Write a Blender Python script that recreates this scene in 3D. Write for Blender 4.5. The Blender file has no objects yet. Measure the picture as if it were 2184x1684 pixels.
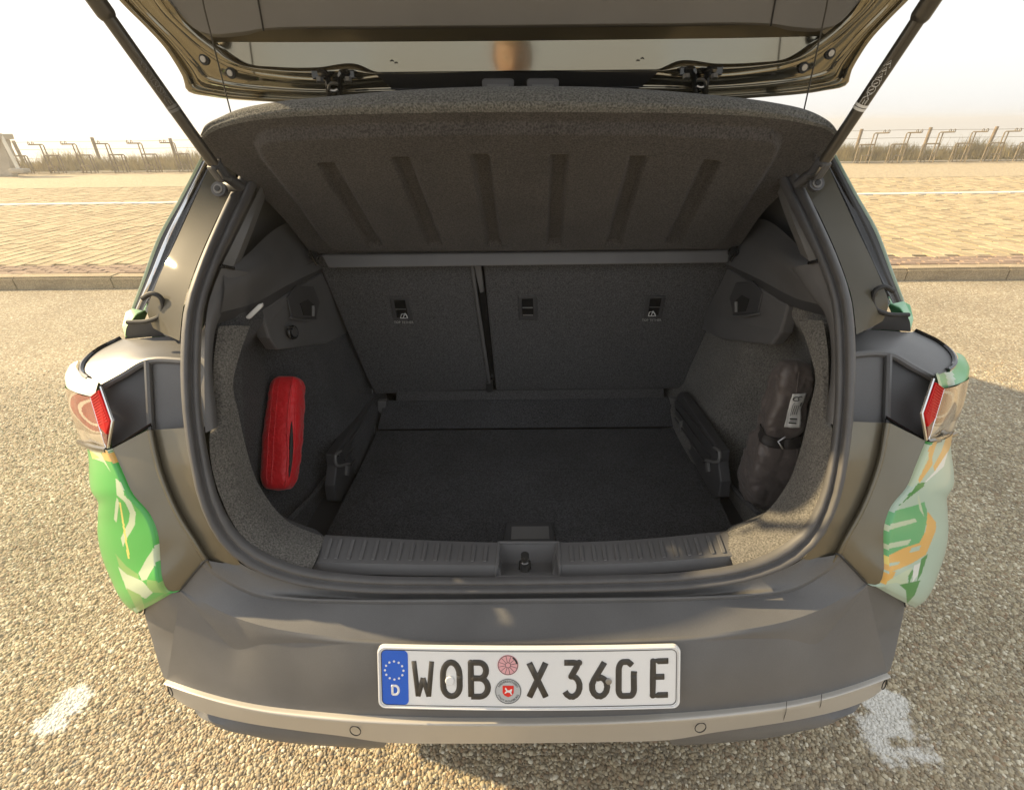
import bpy, bmesh, math, random
import numpy as np
from mathutils import Vector, Matrix, noise as mnoise
R = math.radians
random.seed(7); rng = np.random.default_rng(7)
C = bpy.context.scene.collection
sc = bpy.context.scene

# ------------------------------------------------------------------ camera, sky, sun, exposure
FPX, CX0, CY0 = 1033.0, 1092.0, 842.0            # focal length and centre in the measuring frame (2184 x 1684)
PITCH, YAW, ROLL = R(29.0), R(0.8), R(0.8)
CAM = Vector((-0.01, -0.4967, 1.40))
cp, sp, cyw, syw = math.cos(PITCH), math.sin(PITCH), math.cos(YAW), math.sin(YAW)
FW = Vector((-syw*cp, cyw*cp, -sp)); R0 = Vector((cyw, syw, 0)); D0 = Vector((syw*sp, -cyw*sp, -cp))
RT = R0*math.cos(ROLL) + D0*math.sin(ROLL); DN = -R0*math.sin(ROLL) + D0*math.cos(ROLL)
cd = bpy.data.cameras.new('camera'); cam = bpy.data.objects.new('camera', cd); C.objects.link(cam)
cd.sensor_width = 36; cd.lens = 36*FPX/2184; cd.clip_start = .02; cd.clip_end = 3000
M = Matrix.Identity(4)
for i in range(3):
    M[i][0] = RT[i]; M[i][1] = -DN[i]; M[i][2] = -FW[i]; M[i][3] = CAM[i]
cam.matrix_world = M
sc.camera = cam

SUN_EL, SUN_AZ = R(29.5), R(-74)                   # azimuth measured from +Y (ahead of the car), negative to the left
sd = Vector((math.sin(SUN_AZ)*math.cos(SUN_EL), math.cos(SUN_AZ)*math.cos(SUN_EL), math.sin(SUN_EL)))
w = bpy.data.worlds.new('World'); sc.world = w; w.use_nodes = True
nt = w.node_tree; nt.nodes.clear()
o_ = nt.nodes.new('ShaderNodeOutputWorld'); bg = nt.nodes.new('ShaderNodeBackground'); sky = nt.nodes.new('ShaderNodeTexSky')
sky.sky_type = 'NISHITA'; sky.sun_disc = False; sky.sun_elevation = SUN_EL; sky.sun_rotation = SUN_AZ
sky.dust_density = 4.0; sky.air_density = 1.0; sky.ozone_density = 1.0
mx = nt.nodes.new('ShaderNodeMix'); mx.data_type = 'RGBA'; mx.inputs[0].default_value = .62
mx.inputs[7].default_value = (9.5, 9.5, 9.35, 1)      # sea mist: an even pale veil over the whole sky
nt.links.new(sky.outputs[0], mx.inputs[6]); nt.links.new(mx.outputs[2], bg.inputs[0])
bg.inputs[1].default_value = .088; nt.links.new(bg.outputs[0], o_.inputs[0])
sl = bpy.data.lights.new('sun', 'SUN'); so = bpy.data.objects.new('sun', sl); C.objects.link(so)
sl.energy = 5.0; sl.angle = R(1.0); sl.color = (1, .77, .44)
so.rotation_euler = sd.to_track_quat('Z', 'Y').to_euler(); so.location = (-6, 3, 6)
sc.view_settings.view_transform = 'Standard'; sc.view_settings.look = 'None'; sc.view_settings.gamma = 1
sc.view_settings.exposure = 0.85
sc.render.engine = 'CYCLES'; sc.cycles.use_denoising = True; sc.cycles.max_bounces = 8

HAZE = .0055
# ------------------------------------------------------------------ measuring helpers
def ray(px, py):
    return FW + RT*((px-CX0)/FPX) + DN*((py-CY0)/FPX)
def W(px, py, y=None, z=None, x=None, plane=None):
    """point of the place seen at (px, py) that lies on y=, z=, x= or on a plane (point, normal)"""
    d = ray(px, py)
    if y is not None: t = (y-CAM.y)/d.y
    elif z is not None: t = (z-CAM.z)/d.z
    elif x is not None: t = (x-CAM.x)/d.x
    else: t = (plane[0]-CAM).dot(plane[1])/d.dot(plane[1])
    return CAM + d*t
CB = [(0, 1103), (850, 1105), (1000, 1108), (1100, 1110), (1200, 1114), (1270, 1118), (1440, 1124), (1700, 1128)]
def cb(v):
    for (a, ca), (b, c_) in zip(CB, CB[1:]):
        if v <= b: return ca + (c_-ca)*max(0, (v-a))/(b-a)
    return CB[-1][1]
def S(s, u, v, y=None, z=None, x=None, c=None):
    """point on side s (-1 left, +1 right) of the car, u from its centre line"""
    cc = cb(v) if c is None else c
    return W(cc + s*u, v - .0095*s*u, y=y, z=z, x=None if x is None else s*x)
def curve(pts, n):
    """smooth resample of 3D points to n points"""
    pts = [Vector(p) for p in pts]
    P = [pts[0]*2-pts[1]] + pts + [pts[-1]*2-pts[-2]]
    L = [0]
    for a, b in zip(pts, pts[1:]): L.append(L[-1] + max((b-a).length, 1e-6))
    out = []
    for k in range(n):
        t = L[-1]*k/(n-1); i = 0
        while i < len(L)-2 and t > L[i+1]: i += 1
        f = (t-L[i])/(L[i+1]-L[i])
        p0, p1, p2, p3 = P[i:i+4]
        # non-uniform tangents keep uneven spacing smooth
        d1 = (p2-p1).length; d0 = max((p1-p0).length, 1e-6); d2 = max((p3-p2).length, 1e-6)
        m1 = ((p1-p0)/d0*d1 + (p2-p1))*.5; m2 = ((p2-p1) + (p3-p2)/d2*d1)*.5
        f2, f3 = f*f, f*f*f
        out.append(p1*(2*f3-3*f2+1) + m1*(f3-2*f2+f) + p2*(-2*f3+3*f2) + m2*(f3-f2))
    return out
def sm(a, b, t):
    t = min(1, max(0, (t-a)/(b-a))); return t*t*(3-2*t)

# ------------------------------------------------------------------ object helpers
def tag(o, label=None, cat=None, group=None, kind=None):
    for k, v in (('label', label), ('category', cat), ('group', group), ('kind', kind)):
        if v: o[k] = v
    return o
def empty(name, loc):
    o = bpy.data.objects.new(name, None); C.objects.link(o); o.location = loc; o.empty_display_size = .1
    return o
def link(name, me, mat, parent=None):
    o = bpy.data.objects.new(name, me); C.objects.link(o)
    if mat is not None:
        for m_ in (mat if isinstance(mat, (list, tuple)) else [mat]): me.materials.append(m_)
    if parent is not None:
        o.parent = parent
        if parent.type == 'EMPTY': o.matrix_parent_inverse = Matrix.Translation(-Vector(parent.location))
    return o
def fin(name, bm, mat, parent=None, smooth=True, bevel=0, solid=0, sub=0, recalc=True, off=0, ang=40):
    if recalc: bmesh.ops.recalc_face_normals(bm, faces=bm.faces)
    me = bpy.data.meshes.new(name); bm.to_mesh(me); bm.free()
    for p in me.polygons: p.use_smooth = smooth
    if smooth and ang: me.set_sharp_from_angle(angle=R(ang))
    o = link(name, me, mat, parent)
    if sub:
        m = o.modifiers.new('subd', 'SUBSURF'); m.levels = m.render_levels = sub
    if solid:
        m = o.modifiers.new('thick', 'SOLIDIFY'); m.thickness = solid; m.offset = off
    if bevel:
        m = o.modifiers.new('edge', 'BEVEL'); m.width = bevel; m.segments = 2; m.limit_method = 'ANGLE'; m.angle_limit = R(35)
    return o
def gridbm(rows, closed=False, bm=None):
    bm = bm or bmesh.new()
    vs = [[bm.verts.new(p) for p in r] for r in rows]
    for a, b in zip(vs, vs[1:]):
        n = len(a)
        for i in range(n if closed else n-1):
            j = (i+1) % n
            try: bm.faces.new((a[i], a[j], b[j], b[i]))
            except ValueError: pass
    return bm
def grid(name, rows, mat, parent=None, closed=False, **k):
    return fin(name, gridbm(rows, closed), mat, parent, **k)
def loft(curves, n, m=1):
    """rows between successive curves (each resampled to n), m sub-rows per span"""
    cs = [curve(c, n) for c in curves]
    rows = []
    for a, b in zip(cs, cs[1:]):
        for k in range(m): rows.append([p.lerp(q, k/m) for p, q in zip(a, b)])
    rows.append(cs[-1]); return rows
def loftS(curves, n, m=4):
    """like loft but smooth across the curves too"""
    cs = [curve(c, n) for c in curves]
    cols = [curve([c[i] for c in cs], (len(cs)-1)*m+1) for i in range(n)]
    return [[cols[i][k] for i in range(n)] for k in range((len(cs)-1)*m+1)]
def tubebm(pts, r, n=8, bm=None, closed=False, flat=1.0, up=None, cap=True):
    bm = bm or bmesh.new(); pts = [Vector(p) for p in pts]; N = len(pts); rings = []
    ref = Vector(up) if up is not None else None
    for i, p in enumerate(pts):
        a = pts[(i-1) % N] if (closed or i > 0) else p; b = pts[(i+1) % N] if (closed or i < N-1) else p
        t = (b-a).normalized()
        if ref is None:
            ref = Vector((0, 0, 1)) if abs(t.z) < .9 else Vector((1, 0, 0))
        e1 = (ref - t*ref.dot(t)).normalized(); e2 = t.cross(e1)
        if up is None: ref = e1
        rr = r[i] if isinstance(r, (list, tuple)) else r
        rings.append([bm.verts.new(p + (e1*math.cos(k*2*math.pi/n)*flat + e2*math.sin(k*2*math.pi/n))*rr) for k in range(n)])
    idx = list(range(N)) + ([0] if closed else [])
    for a, b in zip(idx, idx[1:]):
        for k in range(n):
            bm.faces.new((rings[a][k], rings[a][(k+1) % n], rings[b][(k+1) % n], rings[b][k]))
    if not closed and cap:
        bm.faces.new(rings[0]); bm.faces.new(rings[-1][::-1])
    return bm
def tube(name, pts, r, mat, parent=None, **k):
    kk = {q: k.pop(q) for q in ('n', 'closed', 'flat', 'up', 'cap') if q in k}
    return fin(name, tubebm(pts, r, **kk), mat, parent, **k)
def prismbm(out, vec, bm=None):
    """outline (3D points) extruded by vec"""
    bm = bm or bmesh.new(); vec = Vector(vec)
    a = [bm.verts.new(p) for p in out]; b = [bm.verts.new(Vector(p)+vec) for p in out]
    bm.faces.new(a); bm.faces.new(b[::-1]); n = len(a)
    for i in range(n): bm.faces.new((a[i], b[i], b[(i+1) % n], a[(i+1) % n]))
    return bm
def prism(name, out, vec, mat, parent=None, **k):
    k.setdefault('smooth', False)
    return fin(name, prismbm(out, vec), mat, parent, **k)
def boxbm(c, sx, sy, sz, bm=None, rot=None):
    bm = bm or bmesh.new(); c = Vector(c); vs = []
    for dx in (-1, 1):
        for dy in (-1, 1):
            for dz in (-1, 1):
                v = Vector((dx*sx/2, dy*sy/2, dz*sz/2))
                if rot: v = rot @ v
                vs.append(bm.verts.new(c+v))
    for f in ((0,1,3,2),(4,6,7,5),(0,4,5,1),(2,3,7,6),(0,2,6,4),(1,5,7,3)): bm.faces.new([vs[i] for i in f])
    return bm
def box(name, c, sx, sy, sz, mat, parent=None, rot=None, **k):
    k.setdefault('smooth', False)
    return fin(name, boxbm(c, sx, sy, sz, rot=rot), mat, parent, **k)
def discbm(c, nrm, r, h, n=20, bm=None):
    c = Vector(c); nrm = Vector(nrm).normalized()
    return tubebm([c, c+nrm*h], r, n=n, bm=bm)

# ------------------------------------------------------------------ materials
MATS = {}
def mat(name, col, rough=.5, metal=0, coat=0, bump=0, bscale=300, vary=0, vscale=40, coat_rough=.05, sheen=0, spec=.5, speck=0, sscale=350, detail=3):
    m = bpy.data.materials.new(name); m.use_nodes = True; n = m.node_tree.nodes; l = m.node_tree.links
    b = n['Principled BSDF']; MATS[name] = m
    b.inputs['Base Color'].default_value = (*col, 1); b.inputs['Roughness'].default_value = rough
    b.inputs['Metallic'].default_value = metal; b.inputs['Coat Weight'].default_value = coat
    b.inputs['Coat Roughness'].default_value = coat_rough; b.inputs['Specular IOR Level'].default_value = spec
    b.inputs['Sheen Weight'].default_value = sheen
    tc = n.new('ShaderNodeTexCoord')
    def noise(scale, det=3):
        t = n.new('ShaderNodeTexNoise'); t.inputs['Scale'].default_value = scale; t.inputs['Detail'].default_value = det
        l.new(tc.outputs['Object'], t.inputs['Vector']); return t
    cur = None
    def mul(prev, tex, lo, hi):
        mr = n.new('ShaderNodeMapRange'); mr.inputs['From Min'].default_value = .3; mr.inputs['From Max'].default_value = .7
        mr.inputs['To Min'].default_value = lo; mr.inputs['To Max'].default_value = hi
        l.new(tex.outputs['Fac'], mr.inputs['Value'])
        mx = n.new('ShaderNodeMix'); mx.data_type = 'RGBA'; mx.blend_type = 'MULTIPLY'; mx.inputs[0].default_value = 1
        if prev is None: mx.inputs[6].default_value = (*col, 1)
        else: l.new(prev, mx.inputs[6])
        l.new(mr.outputs[0], mx.inputs[7]); return mx.outputs[2]
    if vary: cur = mul(cur, noise(vscale), 1-vary, 1+vary)
    if speck: cur = mul(cur, noise(sscale, 2), 1-speck, 1+speck)
    if cur is not None: l.new(cur, b.inputs['Base Color'])
    if bump:
        t = noise(bscale, detail); bp = n.new('ShaderNodeBump'); bp.inputs['Strength'].default_value = bump
        bp.inputs['Distance'].default_value = 1.0/bscale
        l.new(t.outputs['Fac'], bp.inputs['Height']); l.new(bp.outputs[0], b.inputs['Normal'])
    return m
olive = mat('olive_paint', (.15, .133, .094), .36, .5, .5, vary=.05, vscale=12, coat_rough=.05)
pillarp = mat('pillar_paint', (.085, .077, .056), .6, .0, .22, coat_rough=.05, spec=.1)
oliveg = mat('olive_gloss', (.235, .214, .16), .085, .92, .6, coat_rough=.02)
bump_m = mat('bumper_plastic', (.127, .126, .126), .42, bump=.12, bscale=900, vary=.09, vscale=9, spec=.5, speck=.05, sscale=500)
black = mat('black_plastic', (.06, .06, .063), .5, bump=.15, bscale=1200, vary=.1, vscale=14)
blackg = mat('gloss_black', (.012, .012, .012), .12, coat=.4)
trim = mat('trim_plastic', (.125, .123, .124), .52, bump=.2, bscale=1400, vary=.08, vscale=10)
greytrim = mat('grey_trim', (.16, .157, .153), .55, bump=.2, bscale=1400, vary=.05, vscale=10)
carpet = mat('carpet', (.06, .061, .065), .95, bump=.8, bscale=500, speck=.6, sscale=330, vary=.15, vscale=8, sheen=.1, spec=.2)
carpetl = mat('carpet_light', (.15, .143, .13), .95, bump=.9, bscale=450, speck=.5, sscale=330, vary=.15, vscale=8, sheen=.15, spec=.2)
feltb = mat('shelf_felt', (.068, .062, .058), .95, bump=.7, bscale=600, speck=.5, sscale=320, vary=.12, vscale=9, sheen=.15, spec=.2)
felt = mat('lip_felt', (.14, .14, .13), .95, bump=1.0, bscale=420, speck=.6, sscale=320, sheen=.2, spec=.2)
rubber = mat('rubber', (.095, .093, .094), .55, bump=.15, bscale=700, vary=.1, vscale=25)
rubberd = mat('dark_rubber', (.02, .02, .02), .6)
silver = mat('silver_trim', (.50, .475, .43), .38, .25, vary=.04, vscale=8)
chrome = mat('chrome', (.75, .75, .75), .15, 1.0)
steel = mat('steel', (.35, .35, .35), .3, 1.0)
white = mat('plate_white', (.82, .82, .81), .35, coat=.3)
ink = mat('plate_ink', (.05, .045, .038), .4)
blue = mat('plate_blue', (.0, .11, .62), .35, coat=.3)
pink = mat('sticker_pink', (.80, .42, .44), .45)
sealg = mat('seal_silver', (.52, .53, .53), .4)
redcrest = mat('crest_red', (.75, .03, .02), .4)
redl = mat('red_lens', (.50, .002, .003), .35, spec=.15)
darkred = mat('dark_red_lens', (.12, .006, .008), .2, coat=.4)
lens = mat('clear_lens', (.27, .20, .135), .12, coat=.7, vary=.25, vscale=30)
lensr = mat('lens_inner_red', (.26, .045, .03), .14, coat=.7, vary=.25, vscale=60)
lensd = mat('lens_inner_brown', (.25, .125, .065), .14, coat=.7, vary=.2, vscale=60)
lensb = mat('lens_inner_beige', (.33, .235, .15), .14, coat=.7, vary=.2, vscale=60)
clearl = mat('lens_clear_band', (.46, .39, .29), .12, coat=.7, vary=.15, vscale=50)
glass = mat('dark_glass', (.012, .013, .013), .04, coat=1.0)
redcloth = mat('red_nylon', (.80, .010, .018), .42, bump=.3, bscale=110, detail=3, vary=.05, vscale=30, spec=.45, sheen=.25)
blackcloth = mat('black_nylon', (.125, .105, .098), .42, bump=.12, bscale=120, detail=3, vary=.03, vscale=20, sheen=.15)
webbing = mat('webbing', (.035, .031, .03), .6, bump=.4, bscale=900)
paper = mat('label_white', (.8, .8, .78), .5)
printk = mat('print_black', (.03, .03, .03), .5)
printw = mat('print_white', (.75, .75, .73), .5)
lampw = mat('lamp_cover', (.9, .9, .88), .25, coat=.5)
strutm = mat('strut_black', (.055, .05, .042), .28, .2, coat=.4)
seatm = mat('seat_carpet', (.088, .087, .089), .95, bump=.8, bscale=450, speck=.5, sscale=320, sheen=.1, spec=.2)
cord = mat('cord', (.06, .055, .045), .7, bump=.8, bscale=1500)
tyre = mat('tyre', (.02, .02, .02), .8, bump=.3, bscale=200)
wg = mat('wrap_green', (.06, .40, .07), .32, coat=.5); wm = mat('wrap_mint', (.50, .60, .42), .35, coat=.5)
wd = mat('wrap_dark_green', (.06, .26, .06), .32, coat=.5); wo = mat('wrap_orange', (.72, .42, .11), .35, coat=.5)
wy = mat('wrap_yellow', (.75, .62, .16), .35, coat=.5); wl = mat('wrap_lime', (.22, .42, .12), .35, coat=.5)
ww = mat('wrap_white', (.72, .74, .70), .35, coat=.5); wt = mat('wrap_teal', (.42, .55, .45), .35, coat=.5)
wgr = mat('wrap_mid_green', (.12, .42, .17), .35, coat=.5)

def pebbly(name, pal, scale, bumps, rough=.8, paint=True, base=None):
    """aggregate surface in the colours of its stones; worn white paint where the bay line was"""
    m = bpy.data.materials.new(name); m.use_nodes = True; n = m.node_tree.nodes; l = m.node_tree.links; b = n['Principled BSDF']
    b.inputs['Roughness'].default_value = rough; b.inputs['Specular IOR Level'].default_value = .25
    geo = n.new('ShaderNodeNewGeometry')
    if scale:
        v = n.new('ShaderNodeTexVoronoi'); v.inputs['Scale'].default_value = scale; l.new(geo.outputs['Position'], v.inputs['Vector'])
        sep = n.new('ShaderNodeSeparateColor'); l.new(v.outputs['Color'], sep.inputs[0]); fac = sep.outputs[0]
        v2 = n.new('ShaderNodeTexVoronoi'); v2.feature = 'DISTANCE_TO_EDGE'; v2.inputs['Scale'].default_value = scale
        l.new(geo.outputs['Position'], v2.inputs['Vector'])
        bp = n.new('ShaderNodeBump'); bp.inputs['Strength'].default_value = bumps; bp.inputs['Distance'].default_value = .35/scale
        mr = n.new('ShaderNodeMapRange'); mr.inputs['From Max'].default_value = .35; l.new(v2.outputs['Distance'], mr.inputs['Value'])
        l.new(mr.outputs[0], bp.inputs['Height']); l.new(bp.outputs[0], b.inputs['Normal'])
    else:
        oi = n.new('ShaderNodeObjectInfo'); fac = oi.outputs['Random']
        t = n.new('ShaderNodeTexNoise'); t.inputs['Scale'].default_value = 400; l.new(geo.outputs['Position'], t.inputs['Vector'])
        bp = n.new('ShaderNodeBump'); bp.inputs['Strength'].default_value = .35; bp.inputs['Distance'].default_value = .002
        l.new(t.outputs['Fac'], bp.inputs['Height']); l.new(bp.outputs[0], b.inputs['Normal'])
    cr = n.new('ShaderNodeValToRGB'); cr.color_ramp.interpolation = 'CONSTANT'
    while len(cr.color_ramp.elements) < len(pal): cr.color_ramp.elements.new(.5)
    for i, (p, c) in enumerate(pal):
        cr.color_ramp.elements[i].position = p; cr.color_ramp.elements[i].color = (*c, 1)
    l.new(fac, cr.inputs[0]); col = cr.outputs[0]
    big = n.new('ShaderNodeTexNoise'); big.inputs['Scale'].default_value = 1.3; big.inputs['Detail'].default_value = 5
    l.new(geo.outputs['Position'], big.inputs['Vector'])
    mr = n.new('ShaderNodeMapRange'); mr.inputs['From Min'].default_value = .3; mr.inputs['From Max'].default_value = .7
    mr.inputs['To Min'].default_value = .86; mr.inputs['To Max'].default_value = 1.12; l.new(big.outputs['Fac'], mr.inputs['Value'])
    mx = n.new('ShaderNodeMix'); mx.data_type = 'RGBA'; mx.blend_type = 'MULTIPLY'; mx.inputs[0].default_value = 1
    l.new(col, mx.inputs[6]); l.new(mr.outputs[0], mx.inputs[7]); col = mx.outputs[2]
    if paint:
        t = n.new('ShaderNodeTexNoise'); t.inputs['Scale'].default_value = 16; t.inputs['Detail'].default_value = 7; t.inputs['Roughness'].default_value = .7
        l.new(geo.outputs['Position'], t.inputs['Vector'])
        tot = None
        for (px, py, rx, ry, k) in PAINT:
            sub = n.new('ShaderNodeVectorMath'); sub.operation = 'SUBTRACT'; l.new(geo.outputs['Position'], sub.inputs[0]); sub.inputs[1].default_value = (px, py, 0)
            mu = n.new('ShaderNodeVectorMath'); mu.operation = 'MULTIPLY'; l.new(sub.outputs[0], mu.inputs[0]); mu.inputs[1].default_value = (1/rx, 1/ry, 0)
            ln = n.new('ShaderNodeVectorMath'); ln.operation = 'LENGTH'; l.new(mu.outputs[0], ln.inputs[0])
            q = n.new('ShaderNodeMapRange'); q.inputs['From Min'].default_value = .2; q.inputs['From Max'].default_value = 1.15
            q.inputs['To Min'].default_value = k; q.inputs['To Max'].default_value = 0; l.new(ln.outputs['Value'], q.inputs['Value'])
            if tot is None: tot = q.outputs[0]
            else:
                a = n.new('ShaderNodeMath'); a.operation = 'MAXIMUM'; l.new(tot, a.inputs[0]); l.new(q.outputs[0], a.inputs[1]); tot = a.outputs[0]
        a = n.new('ShaderNodeMath'); a.operation = 'ADD'; l.new(tot, a.inputs[0]); l.new(t.outputs['Fac'], a.inputs[1])
        g = n.new('ShaderNodeMapRange'); g.inputs['From Min'].default_value = .98; g.inputs['From Max'].default_value = 1.1; l.new(a.outputs[0], g.inputs['Value'])
        mp = n.new('ShaderNodeMix'); mp.data_type = 'RGBA'; l.new(g.outputs[0], mp.inputs[0]); l.new(col, mp.inputs[6]); mp.inputs[7].default_value = (.72, .70, .64, 1)
        col = mp.outputs[2]
    l.new(col, b.inputs['Base Color'])
    return m
# worn paint spots: (x, y, radius x, radius y, strength)
def g_(px, py): return W(px, py, z=0)
PAINT = []
for (px, py, rx, ry, k) in ((150, 1500, .10, .11, .72), (110, 1545, .15, .075, .62), (70, 1580, .18, .06, .5), (1885, 1500, .10, .08, .95), (1890, 1550, .22, .11, .66), (1930, 1600, .24, .12, .58)):
    q = g_(px, py); PAINT.append((q.x, q.y, rx, ry, k))
PAL = [(0, (.36, .29, .195)), (.2, (.29, .225, .15)), (.36, (.44, .37, .26)), (.52, (.25, .21, .16)), (.64, (.38, .33, .25)), (.78, (.52, .46, .35)), (.88, (.32, .22, .14)), (.94, (.62, .58, .50))]
gry = lambda q, k: tuple(c*(1-k)+k*(q[0]*.3+q[1]*.5+q[2]*.2) for c in q)
PAL = [(p, tuple(c*k for c, k in zip(gry(q, .3), (1.0, .965, .84)))) for p, q in PAL]
PALS = [(p, tuple(min(.8, c*1.15) for c in q)) for p, q in PAL]
PAL = [(p, tuple(c*.95 for c in q)) for p, q in PAL]
ground_m = pebbly('aggregate', PAL, 105, .9)
stone_m = pebbly('pebble', PALS, 0, 0)
def pav(name, a, b_, scale=9):
    m = mat(name, a, .85, bump=.5, bscale=120, vary=.12, vscale=scale, speck=.25, sscale=160, spec=.25)
    n = m.node_tree.nodes; l = m.node_tree.links
    oi = n.new('ShaderNodeObjectInfo'); at = n.new('ShaderNodeAttribute'); at.attribute_name = 'tone'
    ad = n.new('ShaderNodeMath'); ad.operation = 'ADD'; l.new(oi.outputs['Random'], ad.inputs[0]); l.new(at.outputs['Fac'], ad.inputs[1])
    fr = n.new('ShaderNodeMath'); fr.operation = 'FRACT'; l.new(ad.outputs[0], fr.inputs[0])
    mx = n.new('ShaderNodeMix'); mx.data_type = 'RGBA'; mx.inputs[6].default_value = (.82, .8, .78, 1); mx.inputs[7].default_value = (1.14, 1.14, 1.14, 1); l.new(fr.outputs[0], mx.inputs[0])
    mm = n.new('ShaderNodeMix'); mm.data_type = 'RGBA'; mm.blend_type = 'MULTIPLY'; mm.inputs[0].default_value = 1
    src = n['Principled BSDF'].inputs['Base Color'].links[0].from_socket
    l.new(src, mm.inputs[6]); l.new(mx.outputs[2], mm.inputs[7]); l.new(mm.outputs[2], n['Principled BSDF'].inputs['Base Color'])
    return m
paver_m = pav('paver', (.39, .315, .195), None); cobble_m = pav('brown_paver', (.30, .22, .16), None)
kerb_m = mat('kerb_concrete', (.36, .29, .19), .9, bump=.6, bscale=90, vary=.15, vscale=6, speck=.3, sscale=120, spec=.2)
whitek = mat('white_kerb', (.66, .62, .52), .85, bump=.3, bscale=60, vary=.08, vscale=4)
joint_m = mat('joint_sand', (.13, .10, .065), .95, bump=.5, bscale=200, vary=.2, vscale=10)
wood = mat('weathered_wood', (.22, .17, .11), .85, bump=.5, bscale=60, vary=.25, vscale=12)
rack_m = mat('rusty_steel', (.20, .15, .085), .6, .3, vary=.25, vscale=15)
rackl_m = mat('galvanised_steel', (.24, .19, .115), .5, .3, vary=.2, vscale=15)
conc = mat('concrete', (.36, .32, .25), .9, bump=.4, bscale=30, vary=.12, vscale=3)
grass_m = mat('dry_grass', (.34, .27, .12), .8, vary=.4, vscale=3)
sand = mat('dune_sand', (.42, .36, .25), .95, bump=.3, bscale=20, vary=.15, vscale=1)
sea_m = mat('sea', (.42, .42, .38), .25, bump=.3, bscale=2)

# ------------------------------------------------------------------ the setting
SW = .12          # height of the pavement above the parking bay
KY = 4.33         # kerb line
def sheet(name, x0, x1, y0, y1, z, m, kind='structure', th=0):
    bm = bmesh.new(); bm.faces.new([bm.verts.new(p) for p in ((x0, y0, z), (x1, y0, z), (x1, y1, z), (x0, y1, z))])
    o = fin(name, bm, m, smooth=False, recalc=False); tag(o, kind=kind); return o
tag(box('parking_lot', (0, -12+KY/2, -.25), 80, 24+KY, .5, ground_m), kind='structure')
pave = empty('pavement', (0, KY+.15, 0)); tag(pave, kind='structure')
box('bed', (0, KY+8.1, SW/2-.06), 80, 16.2-.35, SW+.1-.016, joint_m, pave)
kerb = empty('kerb', (0, KY, 0)); tag(kerb, kind='structure')
kb = boxbm((0, 0, 0), 1, .16, SW+.2)
kme = bpy.data.meshes.new('kerb_stone'); bmesh.ops.scale(kb, vec=(.992, 1, 1), verts=kb.verts)
bmesh.ops.bevel(kb, geom=[e for e in kb.edges if e.calc_length() > .9], offset=.02, segments=2, affect='EDGES'); kb.to_mesh(kme); kb.free(); kme.materials.append(kerb_m)
for i in range(-9, 9):
    o = bpy.data.objects.new('kerb_stone', kme); C.objects.link(o); o.parent = kerb
    o.location = (i+.37, .08+random.uniform(-.004, .004), SW/2-.1+random.uniform(-.004, .004)); o.rotation_euler = (0, random.uniform(-.003, .003), random.uniform(-.004, .004))
def block_mesh(name, sx, sy, sz, m, bev=.006):
    bm = boxbm((0, 0, 0), sx, sy, sz); bmesh.ops.bevel(bm, geom=[e for e in bm.edges if all(v.co.z > 0 for v in e.verts)], offset=bev, segments=1, affect='EDGES')
    me = bpy.data.meshes.new(name); bm.to_mesh(me); bm.free(); me.materials.append(m); return me
def inview(x, y, z, mg=1.12):
    d = Vector((x, y, z))-CAM; dep = d.dot(FW)
    if dep < .05: return False
    px, py = FPX*d.dot(RT)/dep, FPX*d.dot(DN)/dep
    return abs(px) < 1092*mg and abs(py) < 842*mg
def behind_car(x, y): return abs(x) < .80 + max(0, y)*.01 and y < 4.2 or abs(x)/(y+.5) < .62/1.0*.55
PX, PY = .175, .21
pm = block_mesh('paver', PX-.019, PY-.004, .08, paver_m); cm = block_mesh('brown_paver', .2-.012, .066-.008, .08, cobble_m)
cells = []
y0 = KY+.175
for r in range(5):                                           # narrow band of brown pavers next to the kerb
    for i in range(-34, 35): cells.append(('c', (i+.5*(r % 2))*.2, y0+(r+.5)*.066))
ym = y0+5*.066+.006
nrow = int((10.02-ym)/PY)
for r in range(nrow):
    for i in range(-76, 77): cells.append(('p', i*PX, ym+(r+.25+.5*(i % 2))*PY))
WY = ym+(nrow+.3)*PY                                              # white edging strip
for r in range(15):
    for i in range(-95, 96): cells.append(('p', i*PX+.07, WY+.22+(r+.25+.5*(i % 2))*PY))
cells.sort(key=lambda c: c[2])
seen = [c for c in cells if inview(c[1], c[2], SW, 1.0) and abs(c[1])/(c[2]+.5) > .36]
single = seen[:300]; pick = set(single); rest = [c for c in cells if c not in pick]
for k, x, y in single:
    o = bpy.data.objects.new('brown_paver' if k == 'c' else 'paver', cm if k == 'c' else pm); C.objects.link(o)
    o.parent = pave; o.location = (x-pave.location.x, y-pave.location.y, SW-.04+random.gauss(0, .0022))
    o.rotation_euler = (random.gauss(0, .008), random.gauss(0, .006), random.gauss(0, .006))
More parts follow.
